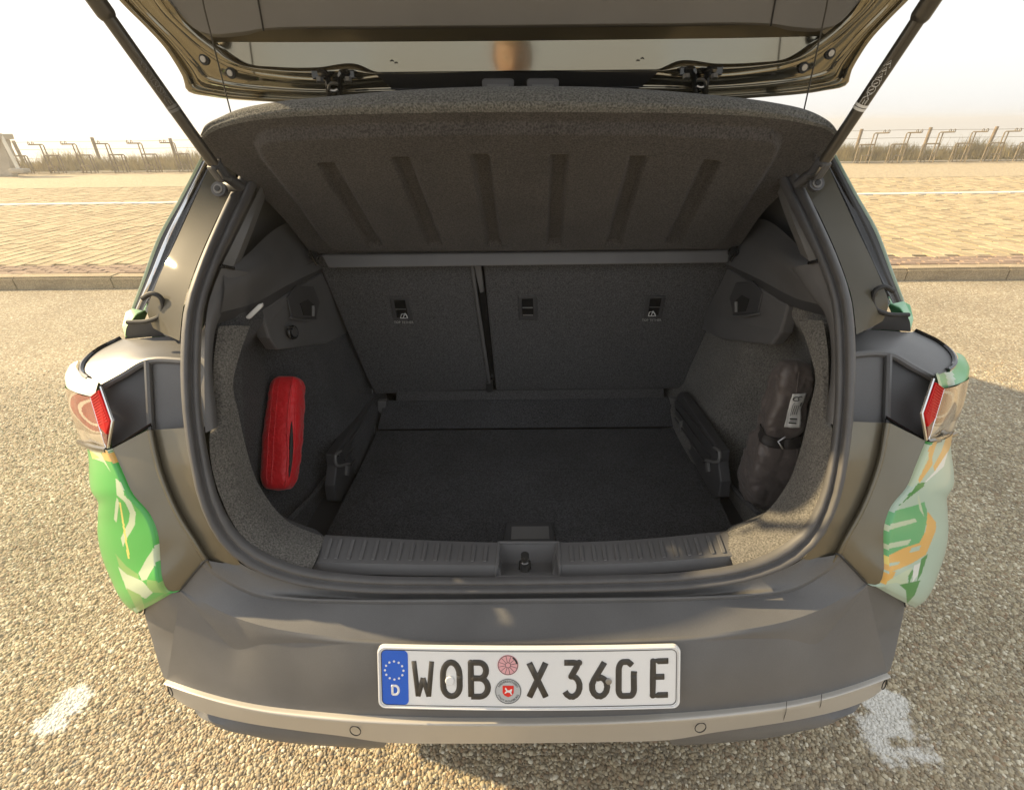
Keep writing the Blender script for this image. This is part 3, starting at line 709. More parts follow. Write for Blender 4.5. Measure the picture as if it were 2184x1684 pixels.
# ---- D pillar flange, gutter, and side trims
SILH = [(676, 335, .60), (722, 421, .55), (767, 500, .51), (800, 590, .475), (822, 650, .47)]
for s in SIDES:
    inner = [S(s, u, v, y=y+.03) for u, v, y in ((600, 340, .58), (602, 382, .54), (645, 467, .43), (692, 577, .325), (713, 645, .285), (722, 720, .255))]
    outer = [S(s, u, v, y=y) for u, v, y in ((640, 310, .60), (664, 364, .555), (723, 494, .445), (776, 610, .365), (790, 660, .355), (778, 692, .355))]
    mid = [p.lerp(q, .55)+Vector((s*.0, -.002, .001)) for p, q in zip(inner, outer)]
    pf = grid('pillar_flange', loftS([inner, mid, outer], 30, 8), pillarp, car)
    sil = [S(s, u, v, y=y) for u, v, y in SILH]
    inn = [S(s, u, v, y=y) for u, v, y in ((652, 340, .60), (700, 440, .535), (733, 515, .50), (775, 608, .45), (800, 655, .445))]
    a = curve(sil, 24); b = curve(inn, 24)
    grid('gutter_wall', [curve(outer[:5], 24), [p+Vector((s*.004, .01, 0)) for p in b]], oliveg, pf)
    for k, (t0, t1, m_, h) in enumerate(((0, .16, wm if s < 0 else wt, .004), (.16, .42, black, 0), (.42, .60, chrome if s < 0 else black, .004), (.60, 1.0, blackg, -.003))):
        nn = Vector((s*.3, -.8, .5))
        rows = [[p.lerp(q, t)+nn*(h*math.sin(math.pi*(t-t0)/(t1-t0))) for p, q in zip(a, b)] for t in (t0, t0+.25*(t1-t0), t0+.5*(t1-t0), t0+.75*(t1-t0), t1)]
        grid('side_trim', rows, m_, car, ang=0)
    # rubber drain loop
    lo = [S(s, u, v, y=.352+dy*.2) for u, v, dy in ((790, 632, .02), (768, 622, .0), (752, 630, -.01), (746, 650, -.012), (752, 668, -.01), (780, 680, .0), (822, 682, .03))]
    tube('drain_loop', curve([p+Vector((0, -.01, .006)) for p in lo], 28), .0042, rubberd, car, n=8)
    bq = S(s, 633, 400, y=.46)
    fin('strut_socket', discbm(bq, (0, -.9, .45), .0135, .008), black, car); fin('socket_ring', discbm(bq+Vector((0, -.007, .003)), (0, -.9, .45), .0085, .002), greytrim, car); fin('socket_hole', discbm(bq+Vector((0, -.0095, .0045)), (0, -.9, .45), .005, .001), rubberd, car)

# ---- bumper
L0 = [(0, 1263, .10), (180, 1262, .10), (360, 1257, .10), (490, 1240, .105), (577, 1209, .11), (628, 1178, .118)]
L1 = [(0, 1276, .078), (180, 1276, .079), (368, 1274, .081), (500, 1268, .088), (572, 1256, .094), (628, 1228, .10), (676, 1188, .105)]
L1b = [(0, 1287, .075), (180, 1287, .076), (368, 1284, .078), (500, 1278, .086), (578, 1265, .093), (638, 1234, .10), (688, 1199, .103)]
L2 = [(0, 1366, .018), (200, 1364, .020), (370, 1357, .024), (500, 1341, .034), (570, 1326, .045), (640, 1301, .064), (690, 1274, .08), (732, 1251, .09)]
L2b = [(0, 1378, .011), (200, 1376, .012), (370, 1371, .016), (480, 1366, .026), (560, 1368, .033), (624, 1376, .043), (668, 1330, .062), (732, 1254, .088)]
L3 = [(0, 1530, -.041), (200, 1527, -.037), (370, 1519, -.028), (480, 1509, -.016), (560, 1499, -.006), (637, 1483, .008), (715, 1460, .03), (768, 1441, .052)]
OB = [(733, 1252, .09, None), (768, 1258, None, .655), (795, 1264, None, .695), (807, 1280, None, .735), (811, 1300, None, .755)]
for s in SIDES:
    g = lambda L: [S(s, u, v, y=y) for u, v, y in L]
    grid('bumper_lip', loftS([g(L0), [p+Vector((0, -.004, -.012)) for p in curve(g(L0), 8)], g(L1)], 48, 4), bump_m, car)
    grid('bumper_ridge', loftS([g(L1), [p.lerp(q, .5)+Vector((0, -.001, .0035)) for p, q in zip(g(L1), g(L1b))], g(L1b)], 48, 4), bump_m, car)
    grid('bumper_shelf', loft([g(L1b), g(L2)], 48, 8), bump_m, car)
    grid('bumper_crease', loftS([g(L2), [p.lerp(q, .4)+Vector((0, -.0015, .0015)) for p, q in zip(g(L2), g(L2b))], g(L2b)], 48, 3), bump_m, car)
    # rear face: smooth below the crease
    a, b = curve(g(L2b), 48), curve(g(L3), 48)
    rows = []
    for k in range(13):
        t = k/12; rows.append([p.lerp(q, t)+Vector((0, -.006, .003))*math.sin(math.pi*t)*sm(700, 300, abs((p.x)/.78*900)) for p, q in zip(a, b)])
    grid('bumper_face', rows, bump_m, car)
    # corner: from the diagonal edge outwards
    diag = [S(s, 732, 1252, y=.09), S(s, 700, 1292, y=.0755), S(s, 668, 1330, y=.062), S(s, 624, 1376, y=.043)]
    top = [S(s, u, v, y=y, x=x) for u, v, y, x in OB]
    outr = [S(s, 811, 1300, x=.755), S(s, 804, 1330, x=.745), S(s, 796, 1360, x=.735), S(s, 786, 1400, x=.72), S(s, 775, 1436, x=.705)]
    tip = [S(s, 768, 1441, y=.052), S(s, 775, 1437, x=.705)]
    rr = []
    n = 24
    dg = curve(diag + [S(s, 700, 1415, y=.045), S(s, 768, 1441, y=.052)], n)
    for k in range(17):
        t = k/16
        rr.append([])
    # Coons-like patch: left edge = top outline, right edge = tip, bottom rail = diag, outer rail = outr
    tp, ot = curve(top, 17), curve(outr, n)
    c00, c01 = dg[0], ot[0]
    for k in range(17):
        t = k/16
        rr[k] = [dg[i].lerp(ot[i], t) + (tp[k]-c00.lerp(c01, t))*(1-i/(n-1))**2 for i in range(n)]
    grid('bumper_corner', rr, bump_m, car, ang=0)
    tube('bumper_joint', [S(s, 732, 1251, y=.087), S(s, 704, 1219, y=.096), S(s, 676, 1189, y=.103), S(s, 668, 1186, y=.104)], .0016, rubberd, car, n=6)
    tube('wing_joint', [p+Vector((0, -.001, 0)) for p in curve(top, 14)], .0013, rubberd, car, n=6)
    side = [[p+Vector((s*d_*.5, d_, 0)) for p in ot] for d_ in (0, .02, .06, .12)]
    side = [[Vector((p.x+s*min(.12, dd*.45), p.y+dd, p.z)) for p in ot] for dd in (0, .03, .1, .2, .33)]
    grid('bumper_side', side, bump_m, car)
    # silver strip: bright upper bevel and lower face
    L4 = [(u, v+(16 if u < 600 else 16-4*sm(600, 768, u)), y-.012*(1-.3*sm(500, 768, u))) for u, v, y in L3]
    L5 = [(0, 1584, -.042), (180, 1583, -.040), (300, 1580, -.035), (345, 1574, -.03), (390, 1566, -.026), (480, 1554, -.014), (600, 1535, .004), (695, 1511, .026), (740, 1490, .042), (762, 1472, .052)]
    ti = S(s, 772, 1444, y=.06)
    sv = grid('bumper_strip', loftS([g(L3), [p+Vector((0, -.010, .001)) for p in g(L3)], g(L4), [p+Vector((0, 0, -.006)) for p in g(L4)]], 48, 3), silver, car, ang=0)
    lowr = curve([p+Vector((0, 0, -.006)) for p in g(L4)], 48)
    grid('strip_face', loft([lowr, g(L5)], 48, 5), silver, car)
    l5 = curve(g(L5), 48)
    grid('strip_end', loft([[g(L3)[-1], g(L4)[-1], g(L5)[-1]], [p+Vector((s*.02, .05, 0)) for p in (g(L3)[-1], g(L4)[-1], g(L5)[-1])]], 8, 4), silver, car)
    under = [[p for p in l5], [p+Vector((0, .02, -.004)) for p in l5], [p+Vector((0, .2, -.02)) for p in l5]]
    grid('strip_underside', under, silver, car)
    L6 = [(310, 1588, .0), (345, 1589, -.005), (400, 1587, -.005), (540, 1573, .004), (640, 1551, .016), (690, 1529, .028), (705, 1512, .045)]
    L5d = [(300, 1579, -.02), (345, 1573, -.015), (390, 1565, -.012), (480, 1553, .0), (600, 1534, .018), (690, 1512, .04), (712, 1503, .05)]
    grid('lower_valance', loftS([g(L5d), [p.lerp(q, .5)+Vector((0, -.004, 0)) for p, q in zip(g(L5d), g(L6))], g(L6), [p+Vector((0, .12, -.01)) for p in g(L6)]], 40, 4), bump_m, car)
    for (u, v, y) in ((364, 1546, -.0335), (752, 1460, .042)):
        cpt = S(s, u, v, y=y); nn = Vector((s*.1 if u < 500 else s*.6, -.9, .25)).normalized()
        q = nn.cross(Vector((0, 0, 1))).normalized(); r_ = nn.cross(q)
        tube('parking_sensor', [cpt+nn*.0075+(q*math.cos(a_*.3142)+r_*math.sin(a_*.3142))*.0098 for a_ in range(20)], .0009, rubberd, car, n=6, closed=True)
    if s > 0:
        for u in (553, 628): tube('hook_cover_gap', [S(s, u+14*0, 1499-(u-560)*.2, y=-.021+(u-553)*.00022), S(s, u-2, 1521-(u-560)*.22, y=-.022+(u-553)*.0002), S(s, u-8, 1541-(u-553)*.24, y=-.006+(u-553)*.0002)], .0005, rubberd, car, n=5)

# ---- number plate
pc0 = W(1127, 1441, y=-.018); tilt = R(25.5)
EX = (Vector((1, 0, 0))).normalized(); EY = Vector((0, math.sin(tilt), math.cos(tilt))); EN = Vector((0, -math.cos(tilt), math.sin(tilt)))
pc0 = pc0+EN*.006
yawp = R(-.2)
def PP(X, Y, h=0):
    # plate slightly bowed with the bumper
    X, Y = X*.962, Y*.962
    return pc0+EX*X+EY*Y+EN*(h-.10*X*X)
def rrect(wd_, hg, r, n=6, cx=0, cy=0):
    o = []
    for (sx, sy, a0) in ((1, 1, 0), (-1, 1, 90), (-1, -1, 180), (1, -1, 270)):
        for k in range(n+1):
            a = R(a0+90*k/n); o.append((cx+sx*(wd_/2-r)+r*math.cos(a), cy+sy*(hg/2-r)+r*math.sin(a)))
    return o
def slab(name, wd_, hg, r, h0, h1, m, parent, cx=0, cy=0, nx=26):
    # rounded board following the bow
    xs = sorted(set([round(p[0], 5) for p in rrect(wd_, hg, r, cx=cx)] + [cx+wd_*(k/nx-.5) for k in range(1, nx) if abs(wd_*(k/nx-.5)) < wd_/2-r]))
    top = [];
    for x in xs:
        dx = max(0, abs(x-cx)-(wd_/2-r)); yy = hg/2-r+math.sqrt(max(0, r*r-dx*dx)); top.append((x, cy+yy, cy-yy))
    bm = gridbm([[PP(x, a, h0) for x, a, b in top], [PP(x, a, h1) for x, a, b in top], [PP(x, b, h1) for x, a, b in top], [PP(x, b, h0) for x, a, b in top]])
    return fin(name, bm, m, parent, ang=30)
plate = slab('number_plate', .522, .112, .012, -.004, .002, white, car); plate['label'] = 'white number plate with blue band and black characters'
slab('backing', .512, .104, .012, -.012, -.0045, black, plate)
rim = [PP(x, y, .0026) for x, y in rrect(.518, .108, .011)]
def rimtube(wd_, hg, r, rad, h, m, nm):
    pts_ = rrect(wd_, hg, r); out = []
    for (a, b) in zip(pts_, pts_[1:]+pts_[:1]):
        kx = max(1, int(abs(a[0]-b[0])/.02))
        for k in range(kx): out.append(PP(a[0]+(b[0]-a[0])*k/kx, a[1]+(b[1]-a[1])*k/kx, h))
    tube(nm, out, rad, m, plate, n=6, closed=True, flat=.7)
rimtube(.517, .107, .0115, .0022, .0022, white, 'raised_rim'); rimtube(.5085, .0985, .0095, .0008, .0024, ink, 'black_border')
slab('blue_band', .046, .097, .008, .002, .0024, blue, plate, cx=-.2305)
box_ = None
SX = 1885/.52
def px2(X, yt): return (X-1102)/3625., -(yt-(325-(X-160)/1885*23))/3545.
def arc(cx, cy, rx, ry, a0, a1, n=10): return [(cx+rx*math.cos(R(a0+(a1-a0)*k/n)), cy+ry*math.sin(R(a0+(a1-a0)*k/n))) for k in range(n+1)]
GL = {
 'W': [[(0, 1), (.2, 0)], [(.2, 0), (.5, .52)], [(.5, .52), (.8, 0)], [(.8, 0), (1, 1)]],
 'O': [arc(.5, .62, .5, .38, 0, 180)+arc(.5, .3, .5, .3, 180, 360)+[(1, .62)]],
 'B': [[(0, 0), (0, 1), (.45, 1)]+arc(.5, .77, .4, .23, 90, -90)+[(0, .54)], [(.45, .54)]+arc(.5, .27, .5, .27, 90, -90)+[(0, 0)]],
 'X': [[(0, 1), (1, 0)], [(0, 0), (1, 1)]],
 '3': [[(0, 1), (.95, 1), (.45, .6)]+arc(.48, .3, .5, .3, 80, -150)],
 '6': [[(.8, 1), (.15, .5), (.02, .35)]+arc(.5, .28, .48, .28, 170, 440)+[(.3, .52)]],
 '0': [[(.98, .62), (1, .22)]+arc(.75, .2, .25, .2, 0, -90)+arc(.25, .2, .25, .2, 270, 180)+arc(.3, .75, .3, .25, 180, 90)+[(.6, 1), (.86, .9)], [(.98, .62), (1, .72)]],
 'E': [[(1, 1), (0, 1), (0, 0), (1, 0)], [(0, .54), (.75, .54)]],
 'D': [[(0, 0), (0, 1), (.5, 1)]+arc(.5, .5, .5, .5, 90, -90)+[(0, 0)]],
}
def glyph(ch, x0, x1, y0, y1, st, m, parent, h=.0022, flat=.25):
    bm = bmesh.new()
    for poly in GL[ch]:
        out = []
        for a, b in zip(poly, poly[1:]):
            for k in range(3): out.append((a[0]+(b[0]-a[0])*k/3, a[1]+(b[1]-a[1])*k/3))
        out.append(poly[-1])
        pts_ = [PP(x0+st/2+(x1-x0-st)*a, y0+st/2+(y1-y0-st)*b, h) for a, b in out]
        tubebm(pts_, st/2, n=10, bm=bm, flat=flat, up=EN)
        for q in (pts_[0], pts_[-1]): pass
        # square the sharp joints
        for i in range(1, len(pts_)-1):
            if (pts_[i]-pts_[i-1]).angle(pts_[i+1]-pts_[i], 0) > .5: 
                tubebm([pts_[i]-EN*.0006, pts_[i]+EN*.00095], st/2*.97, n=10, bm=bm)
    o = fin('letter', bm, m, parent, ang=0); return o
for ch, a, b in (('W', 372, 515), ('O', 550, 692), ('B', 725, 868), ('X', 1088, 1228), ('3', 1305, 1440), ('6', 1475, 1612), ('0', 1643, 1777), ('E', 1857, 1990)):
    yt = px2((a+b)/2, 0)[0]
    glyph(ch, px2(a, 0)[0], px2(b, 0)[0], -.0365, .0345, .0085 if ch == 'W' else .0105, ink, plate)
glyph('D', px2(240, 0)[0], px2(295, 0)[0], -.0325, -.0125, .0042, white, plate, h=.0026)
bx, by = px2(262, 262)
for k in range(12):
    a = k*math.pi/6; q = PP(bx+.0162*math.cos(a), .0128+.0162*math.sin(a), .0023)
    fin('star', discbm(q, EN, .0019, .0005, n=8), white, plate)
def disc(name, X, Y, r, h0, h1, m, n=28): return fin(name, discbm(PP(X, Y, h0), EN, r, h1-h0, n=n), m, plate)
pxx = px2(975, 0)[0]
pk = disc('inspection_sticker', pxx, .0255, .0172, .0022, .0028, pink)
bm = bmesh.new()
tubebm([PP(pxx+.0168*math.cos(k*.2244), .0255+.0168*math.sin(k*.2244), .0029) for k in range(28)], .0005, n=4, bm=bm, closed=True)
tubebm([PP(pxx+.0045*math.cos(k*.4488), .0255+.0045*math.sin(k*.4488), .0029) for k in range(14)], .0004, n=4, bm=bm, closed=True)
for k in range(12):
    a = k*math.pi/6+.2; tubebm([PP(pxx+.005*math.cos(a), .0255+.005*math.sin(a), .0029), PP(pxx+.0165*math.cos(a), .0255+.0165*math.sin(a), .0029)], .0004, n=4, bm=bm)
tubebm([PP(pxx+.0155*math.cos(a), .0255+.0155*math.sin(a), .0029) for a in np.linspace(.15, 1.0, 6)], .0014, n=4, bm=bm, flat=.3, up=EN)
fin('sticker_print', bm, printk, plate)
disc('registration_seal', pxx, -.0212, .0222, .0022, .0027, sealg)
bm = bmesh.new(); tubebm([PP(pxx+.0216*math.cos(k*.2244), -.0212+.0216*math.sin(k*.2244), .0028) for k in range(28)], .0005, n=4, bm=bm, closed=True); fin('seal_border', bm, printk, plate)
sh_ = [(-.0095, .0095), (.0095, .0095), (.0095, -.003), (.006, -.008), (0, -.0105), (-.006, -.008), (-.0095, -.003)]
fin('shield', prismbm([PP(pxx+a, -.0205+b, .0028) for a, b in sh_], EN*.0005), redcrest, plate, smooth=False)
hs = [(-.0055, .0035), (-.0045, .007), (-.003, .0055), (-.001, .0018), (.003, .0022), (.005, .004), (.0068, .0035), (.006, .0), (.0052, -.001), (.0065, -.006), (.005, -.0065), (.003, -.0025), (.0005, -.0018), (-.0015, -.0015), (-.005, -.004), (-.0062, -.003), (-.003, .0005), (-.004, .0025)]
fin('shield_horse', prismbm([PP(pxx+a, -.0205+b, .0035) for a, b in hs], EN*.0004), white, plate, smooth=False)
def text_on(name, txt, size, place, m, parent, ex=.0001):
    """flat lettering: each glyph placed by place(k, width so far)"""
    cu = bpy.data.curves.new('t', 'FONT'); cu.body = txt; cu.size = size; cu.extrude = ex; cu.align_x = 'CENTER'; cu.align_y = 'CENTER'; cu.resolution_u = 2
    ob = bpy.data.objects.new('t', cu); C.objects.link(ob); dg = bpy.context.evaluated_depsgraph_get(); dg.update()
    me = bpy.data.meshes.new_from_object(ob.evaluated_get(dg)); bpy.data.objects.remove(ob)
    for v in me.vertices: v.co = place(v.co.x, v.co.y, v.co.z)
    return link(name, me, m, parent)
def circ(r, top):
    def f(x, y, z):
        a = (math.pi/2-x/r) if top else (-math.pi/2+x/r); rr = r+y if top else r-y
        return PP(pxx+rr*math.cos(a), -.0212+rr*math.sin(a), .0029+z)
    return f
text_on('seal_lettering', 'NIEDERSACHSEN', .0052, circ(.0178, True), printk, plate)
text_on('seal_lettering', 'STADT WOLFSBURG', .0048, circ(.0178, False), printk, plate)
fin('plate_screw', discbm(PP(px2(612, 0)[0], -.0028, .0025), EN, .0075, .003, n=20), white, plate, bevel=.001)
fin('plate_screw', discbm(PP(px2(1598, 0)[0], -.0035, .0030), EN, .0052, .003, n=20), steel, plate, bevel=.001)

# ================================================================== boot interior
CI = 1119
def I(s, u, v, y=None, z=None, x=None, c=CI): return S(s, u, v, y=y, z=z, x=x, c=c)
# floor boards with a seam, resting at z = .55
FZ = .55
fa_, fb_ = W(805, 918, z=FZ), W(1462, 912, z=FZ); na_, nb_ = W(694, 1132, z=FZ), W(1556, 1126, z=FZ)
ma, mb = W(764, 1006, z=FZ), W(1505, 1000, z=FZ)
ext = Vector((0, -.14, 0))
prism('floor_board', [ma+Vector((0, -.0012, 0)), mb+Vector((0, -.0012, 0)), nb_+ext, na_+ext], (0, 0, -.02), carpet, car, bevel=.0012)
prism('floor_board', [fa_, fb_, mb+Vector((0, .0012, 0)), ma+Vector((0, .0012, 0))], (0, 0, -.02), carpet, car, bevel=.0012)
box('boot_tub', (0, .55, FZ-.06), 1.3, .9, .04, black, car)
fl = prism('floor_flap', [fa_+Vector((0, .004, .002)), fb_+Vector((0, .004, .002)), W(1452, 847, y=.875), W(818, 856, y=.875)], (0, .012, -.002), carpet, car, bevel=.002)
prism('flap_tab', [W(845, 855, y=.8755), W(1416, 848, y=.8755), W(1416, 829, y=.90), W(845, 836, y=.90)], (0, .012, 0), seatm, fl, bevel=.002)
hb = W(1130, 1135, z=FZ+.001)
hq = [W(x, y, z=FZ+.0015) for x, y in ((1080, 1117), (1178, 1115), (1184, 1156), (1074, 1158))]
hh = prism('floor_handle', hq, (0, 0, .006), black, car, bevel=.003)
prism('handle_cup', [W(x, y, z=FZ+.0078) for x, y in ((1091, 1123), (1170, 1122), (1172, 1149), (1090, 1150))], (0, 0, .0012), greytrim, hh, bevel=.0005)

# rear seat backs
sp0 = W(1120, 829, y=.90); sp1 = W(1120, 570, y=.80)
sn = Vector((1, 0, 0)).cross(sp1-sp0).normalized()
if sn.y > 0: sn = -sn
SPL = (sp0, sn)
def on(px, py, h=0): return W(px, py, plane=SPL)+sn*h
bl = prism('seat_back', [on(*p) for p in ((670, 545), (1009, 545), (1012, 600), (1046, 832), (800, 842), (781, 806))], -sn*.09, seatm, car, bevel=.009)
bl['label'] = 'narrow left seat back in dark grey carpet'
br = prism('seat_back', [on(*p) for p in ((1029, 545), (1580, 540), (1470, 800), (1458, 830), (1058, 834))], -sn*.09, seatm, car, bevel=.009)
br['label'] = 'wide right seat back in dark grey carpet'
prism('seat_gap_cover', [on(*p, -.012) for p in ((1012, 548), (1027, 548), (1060, 832), (1042, 832))], -sn*.03, blackg, car, bevel=.002)
tube('seat_edge', [on(1006, 560, .002), on(1016, 630, .002), on(1044, 815, .002)], .005, trim, car, n=8)
prism('seat_edge', [on(*p, .003) for p in ((1011, 566), (1026, 566), (1032, 622), (1024, 624))], -sn*.02, trim, car, bevel=.002)
prism('belt_buckle', [on(*p, .012) for p in ((1037, 812), (1050, 812), (1052, 831), (1038, 831))], -sn*.02, steel, car, bevel=.002)
for k, poly in enumerate((((832, 633), (869, 632), (881, 684), (842, 684)), ((1105, 630), (1143, 629), (1146, 680), (1107, 681)), ((1380, 630), (1419, 629), (1408, 678), (1372, 678)))):
    hd = prism('tether_frame', [on(*p, .0005) for p in poly], sn*.005, black, car, bevel=.002)
    cx = sum(p[0] for p in poly)/4; cy = sum(p[1] for p in poly)/4
    sk = (poly[2][0]-poly[1][0])/50
    inn = [(cx+(p[0]-cx)*.62, cy+(p[1]-cy)*.72-2) for p in poly]
    prism('tether_recess', [on(*p, .0057) for p in inn], sn*.0006, blackg, hd)
    for dy in (-2, 14 if k == 1 else -2):
        tube('tether_bar', [on(cx-11+sk*dy, cy+dy, .0075), on(cx+11+sk*dy, cy+dy, .0075)], .0018, greytrim, hd, n=6)
    if k != 1:
        off = 6 if k == 0 else -6
        ox, oy = cx+off, cy+26
        def pl_(x, y, z, ox=ox, oy=oy): return on(ox+x, oy-y, .0075+z)
        text_on('lettering', 'TOP TETHER', 7.2, lambda x, y, z: pl_(x, y, .0), printw, hd)
        q = 1 if k == 0 else 1
        bm = bmesh.new()
        tubebm([pl_(-7+off*.0, 9, 0), pl_(-5, 17, 0), pl_(-2, 18, 0)], .0011, n=5, bm=bm); tubebm([pl_(-6, 9, 0), pl_(6, 9, 0)], .0009, n=5, bm=bm)
        tubebm([pl_(0, 17, 0), pl_(3, 19, 0), pl_(7, 13, 0), pl_(8, 9, 0)], .0016, n=5, bm=bm); tubebm([pl_(-1, 11, 0), pl_(2, 16, 0)], .0012, n=5, bm=bm)
        fin('child_seat_symbol', bm, printw, hd)
# cross bar below the shelf
prism('shelf_rail', [W(684, 543, y=.765), W(1560, 533, y=.765), W(1554, 561, y=.752), W(700, 572, y=.752)], (0, .04, 0), trim, car, bevel=.004)

# side walls
for s in SIDES:
    ys = np.linspace(.15, .98, 64); zs = np.linspace(.46, 1.10, 48); rows = []
    for z in zs:
        row = []
        yb_ = .225+.42*max(0, z-.72); row.append(Vector((s*.572+.006, yb_-.07, z)))
        for y in np.linspace(yb_, .98, 64):
            x = .548 + .066*sm(.64, .52, y)*sm(yb_-.01, yb_+.05, y)*sm(1.06, .97, z) - .055*sm(.68, .585, z) + .012*mnoise.noise(Vector((y*4, z*4, s)))*.4
            x -= .03*math.exp(-((y-.74)/.2)**2-((z-.68)/.14)**2)
            x -= .012*sm(.80, .95, y)
            row.append(Vector((s*x+.006, y, z)))
        rows.append(row)
    cs = grid('side_carpet', rows, carpet if s < 0 else carpetl, car, ang=0)  # same carpet both sides; the right one's brighter light is put into its colour
    # dark quarter-window surround and headliner
    grid('window_surround', [[Vector((s*(.655-.11*sm(1.05, 1.42, z)), y, z)) for y in np.linspace(.42+.62*(z-1.03), 1.9, 10)] for z in np.linspace(1.03, 1.40, 6)], trim, car)
    # carpeted rear frame: from the seal to the edge of the side pocket
    So = [(645, 690, .325), (655, 760, .285), (656, 850, .25), (660, 905, .215), (664, 925, .19), (660, 985, .167), (640, 1062, .14), (603, 1130, .122), (550, 1175, .11), (478, 1206, .105), (452, 1216, .105)]
    Io = [(585, 690, .375), (610, 760, .315), (621, 815, .285), (610, 872, .268), (594, 945, .245), (565, 1030, .225), (505, 1106, .20), (455, 1130, .19), (426, 1140, .186)]
    a = [I(s, u, v, y=y, c=1111 if v < 1000 else 1114) for u, v, y in So]; b = [I(s, u, v, y=y, c=1118) for u, v, y in Io]
    lip1 = [p+Vector((s*.004, .004, 0)) for p in b]; back = [Vector((p.x+s*(.03), p.y+.03, p.z-.01)) for p in b]
    fr = grid('rear_frame_carpet', loftS([a, [p.lerp(q, .5)+Vector((-s*.004, -.006, .004)) for p, q in zip(curve(a, 10), curve(b, 10))], b], 60, 8), carpetl, car, ang=0)
    grid('frame_return', loft([b, lip1, back], 60, 3), carpet, fr, ang=0)
    # plastic upper frame trim
    Su = [(674, 916, .19), (676, 752, .253), (669, 650, .298), (656, 605, .33), (640, 566, .352)]
    Fu = [(648, 903, .215), (660, 760, .27), (648, 680, .31), (612, 630, .365), (576, 577, .425)]
    a = [I(s, u, v, y=y, c=1112) for u, v, y in Su]; b = [I(s, u, v, y=y, c=1113) for u, v, y in Fu]
    up = grid('upper_frame_trim', loftS([a, [p.lerp(q, .6)+Vector((-s*.004, -.006, .003)) for p, q in zip(a, b)], b, [p+Vector((s*.05, .03, -.02)) for p in b]], 40, 6), trim, car, ang=0)
    Sd = [(640, 562, .352), (600, 482, .435), (560, 400, .55), (540, 350, .61)]; Fd = [(614, 562, .38), (585, 490, .44), (558, 416, .55), (540, 365, .61)]
    a = [I(s, u, v, y=y+.004, c=1112) for u, v, y in Sd]; b = [I(s, u, v, y=y, c=1112) for u, v, y in Fd]
    grid('pillar_trim', loft([[p+Vector((0, .02, 0)) for p in a], a, b, [p+Vector((s*.01, .05, 0)) for p in b]], 24, 2), greytrim, car)
    tube('pillar_trim_edge', [I(s, 641, 560, y=.352, c=1112), I(s, 612, 567, y=.37, c=1112)], .003, blackg, car, n=6)
    # ledge under the quarter window
    led = loftS([[I(s, 645, 568, y=.36), I(s, 612, 552, y=.44), I(s, 512, 473, y=.74), I(s, 470, 470, y=.85)], [I(s, 640, 610, y=.335), I(s, 582, 576, y=.42), I(s, 500, 525, x=.56), I(s, 440, 510, x=.56)],
                 [I(s, 648, 660, y=.315), I(s, 575, 640, x=.535), I(s, 500, 600, x=.533), I(s, 428, 566, x=.533)]], 30, 7)
    grid('window_ledge', led, trim, car)
    grid('ledge_face', loft([[I(s, 648, 660, y=.315), I(s, 575, 640, x=.535), I(s, 500, 600, x=.533), I(s, 428, 566, x=.533)], [I(s, 655, 684, y=.32), I(s, 562, 655, x=.541), I(s, 492, 614, x=.541), I(s, 430, 576, x=.541)]], 30, 3), black, car)
    # hook panel
    hp = [(562, 655), (492, 614), (430, 576), (428, 585), (384, 672), (370, 693), (378, 707), (420, 728), (526, 741), (545, 715), (552, 690)]
    hpn = [I(s, u, v, x=.532+.01*sm(470, 560, u)) for u, v in hp]
    pan = prism('hook_panel', hpn, Vector((s*.03, .004, 0)), trim, car, bevel=.005)
    rc = [(506, 629), (496, 672), (444, 676), (436, 640), (450, 606), (486, 604)]
    prism('hook_recess', [I(s, u, v, x=.530+.0066*sm(470, 560, u)) for u, v in rc], Vector((s*.004, 0, 0)), black, pan, bevel=.003)
    prism('hook_hole', [I(s, u, v, x=.5285) for u, v in ((478, 642), (470, 668), (452, 670), (450, 645), (462, 634))], Vector((s*.002, 0, 0)), rubberd, pan)
    tube('bag_hook', [I(s, 451, 648, x=.526), I(s, 451, 670, x=.526)], .0042, greytrim, pan, n=8)
    tube('panel_rim', curve([I(s, u, v, x=.528) for u, v in ((500, 673), (470, 679), (444, 677))], 10), .0025, trim, pan, n=6)
    if s < 0:
        cpt = I(s, 498, 704, x=.53); fin('power_socket', discbm(cpt, (-s, -.25, .1), .0165, .008, n=24), blackg, pan, bevel=.002)
        fin('socket_cap', discbm(cpt+Vector((-s*.008, -.002, .001)), (-s, -.25, .1), .011, .003, n=8), black, pan, bevel=.001)
        tube('socket_tab', [I(s, 505, 694, x=.518), I(s, 493, 693, x=.518)], .0022, steel, pan, n=6)
        prism('boot_lamp', [I(s, u, v, y=.40) for u, v in ((597, 671), (592, 675), (586, 675), (561, 651), (562, 643), (570, 645))], Vector((0, .01, 0)), lampw, car, bevel=.002)
    # floor support rail with clips
    rl_ = [(324, 838), (313, 858), (315, 913), (366, 1012), (396, 1066), (407, 1063), (411, 1030), (406, 988), (409, 964)]
    ra = prism('floor_rail', [I(s, u, v, x=.483, c=1125) for u, v in rl_], Vector((s*.028, 0, 0)), black, car, bevel=.004)
    for k in range(3):
        f = .25+.25*k
        p0 = I(s, 319-k*2, 858+18*k, x=0.48, c=1125); p1 = I(s, 404-14*k, 968+10*k, x=0.48, c=1125)
        tube('rail_ridge', [p0, p1], .003, black, ra, n=6)
    tube('rail_bracket', curve([I(s, 398, 958, x=0.4775, c=1125), I(s, 410, 968, x=0.4775, c=1125), I(s, 409, 984, x=0.4775, c=1125), I(s, 381, 985, x=0.4735, c=1125)], 12), .004, greytrim, ra, n=6)
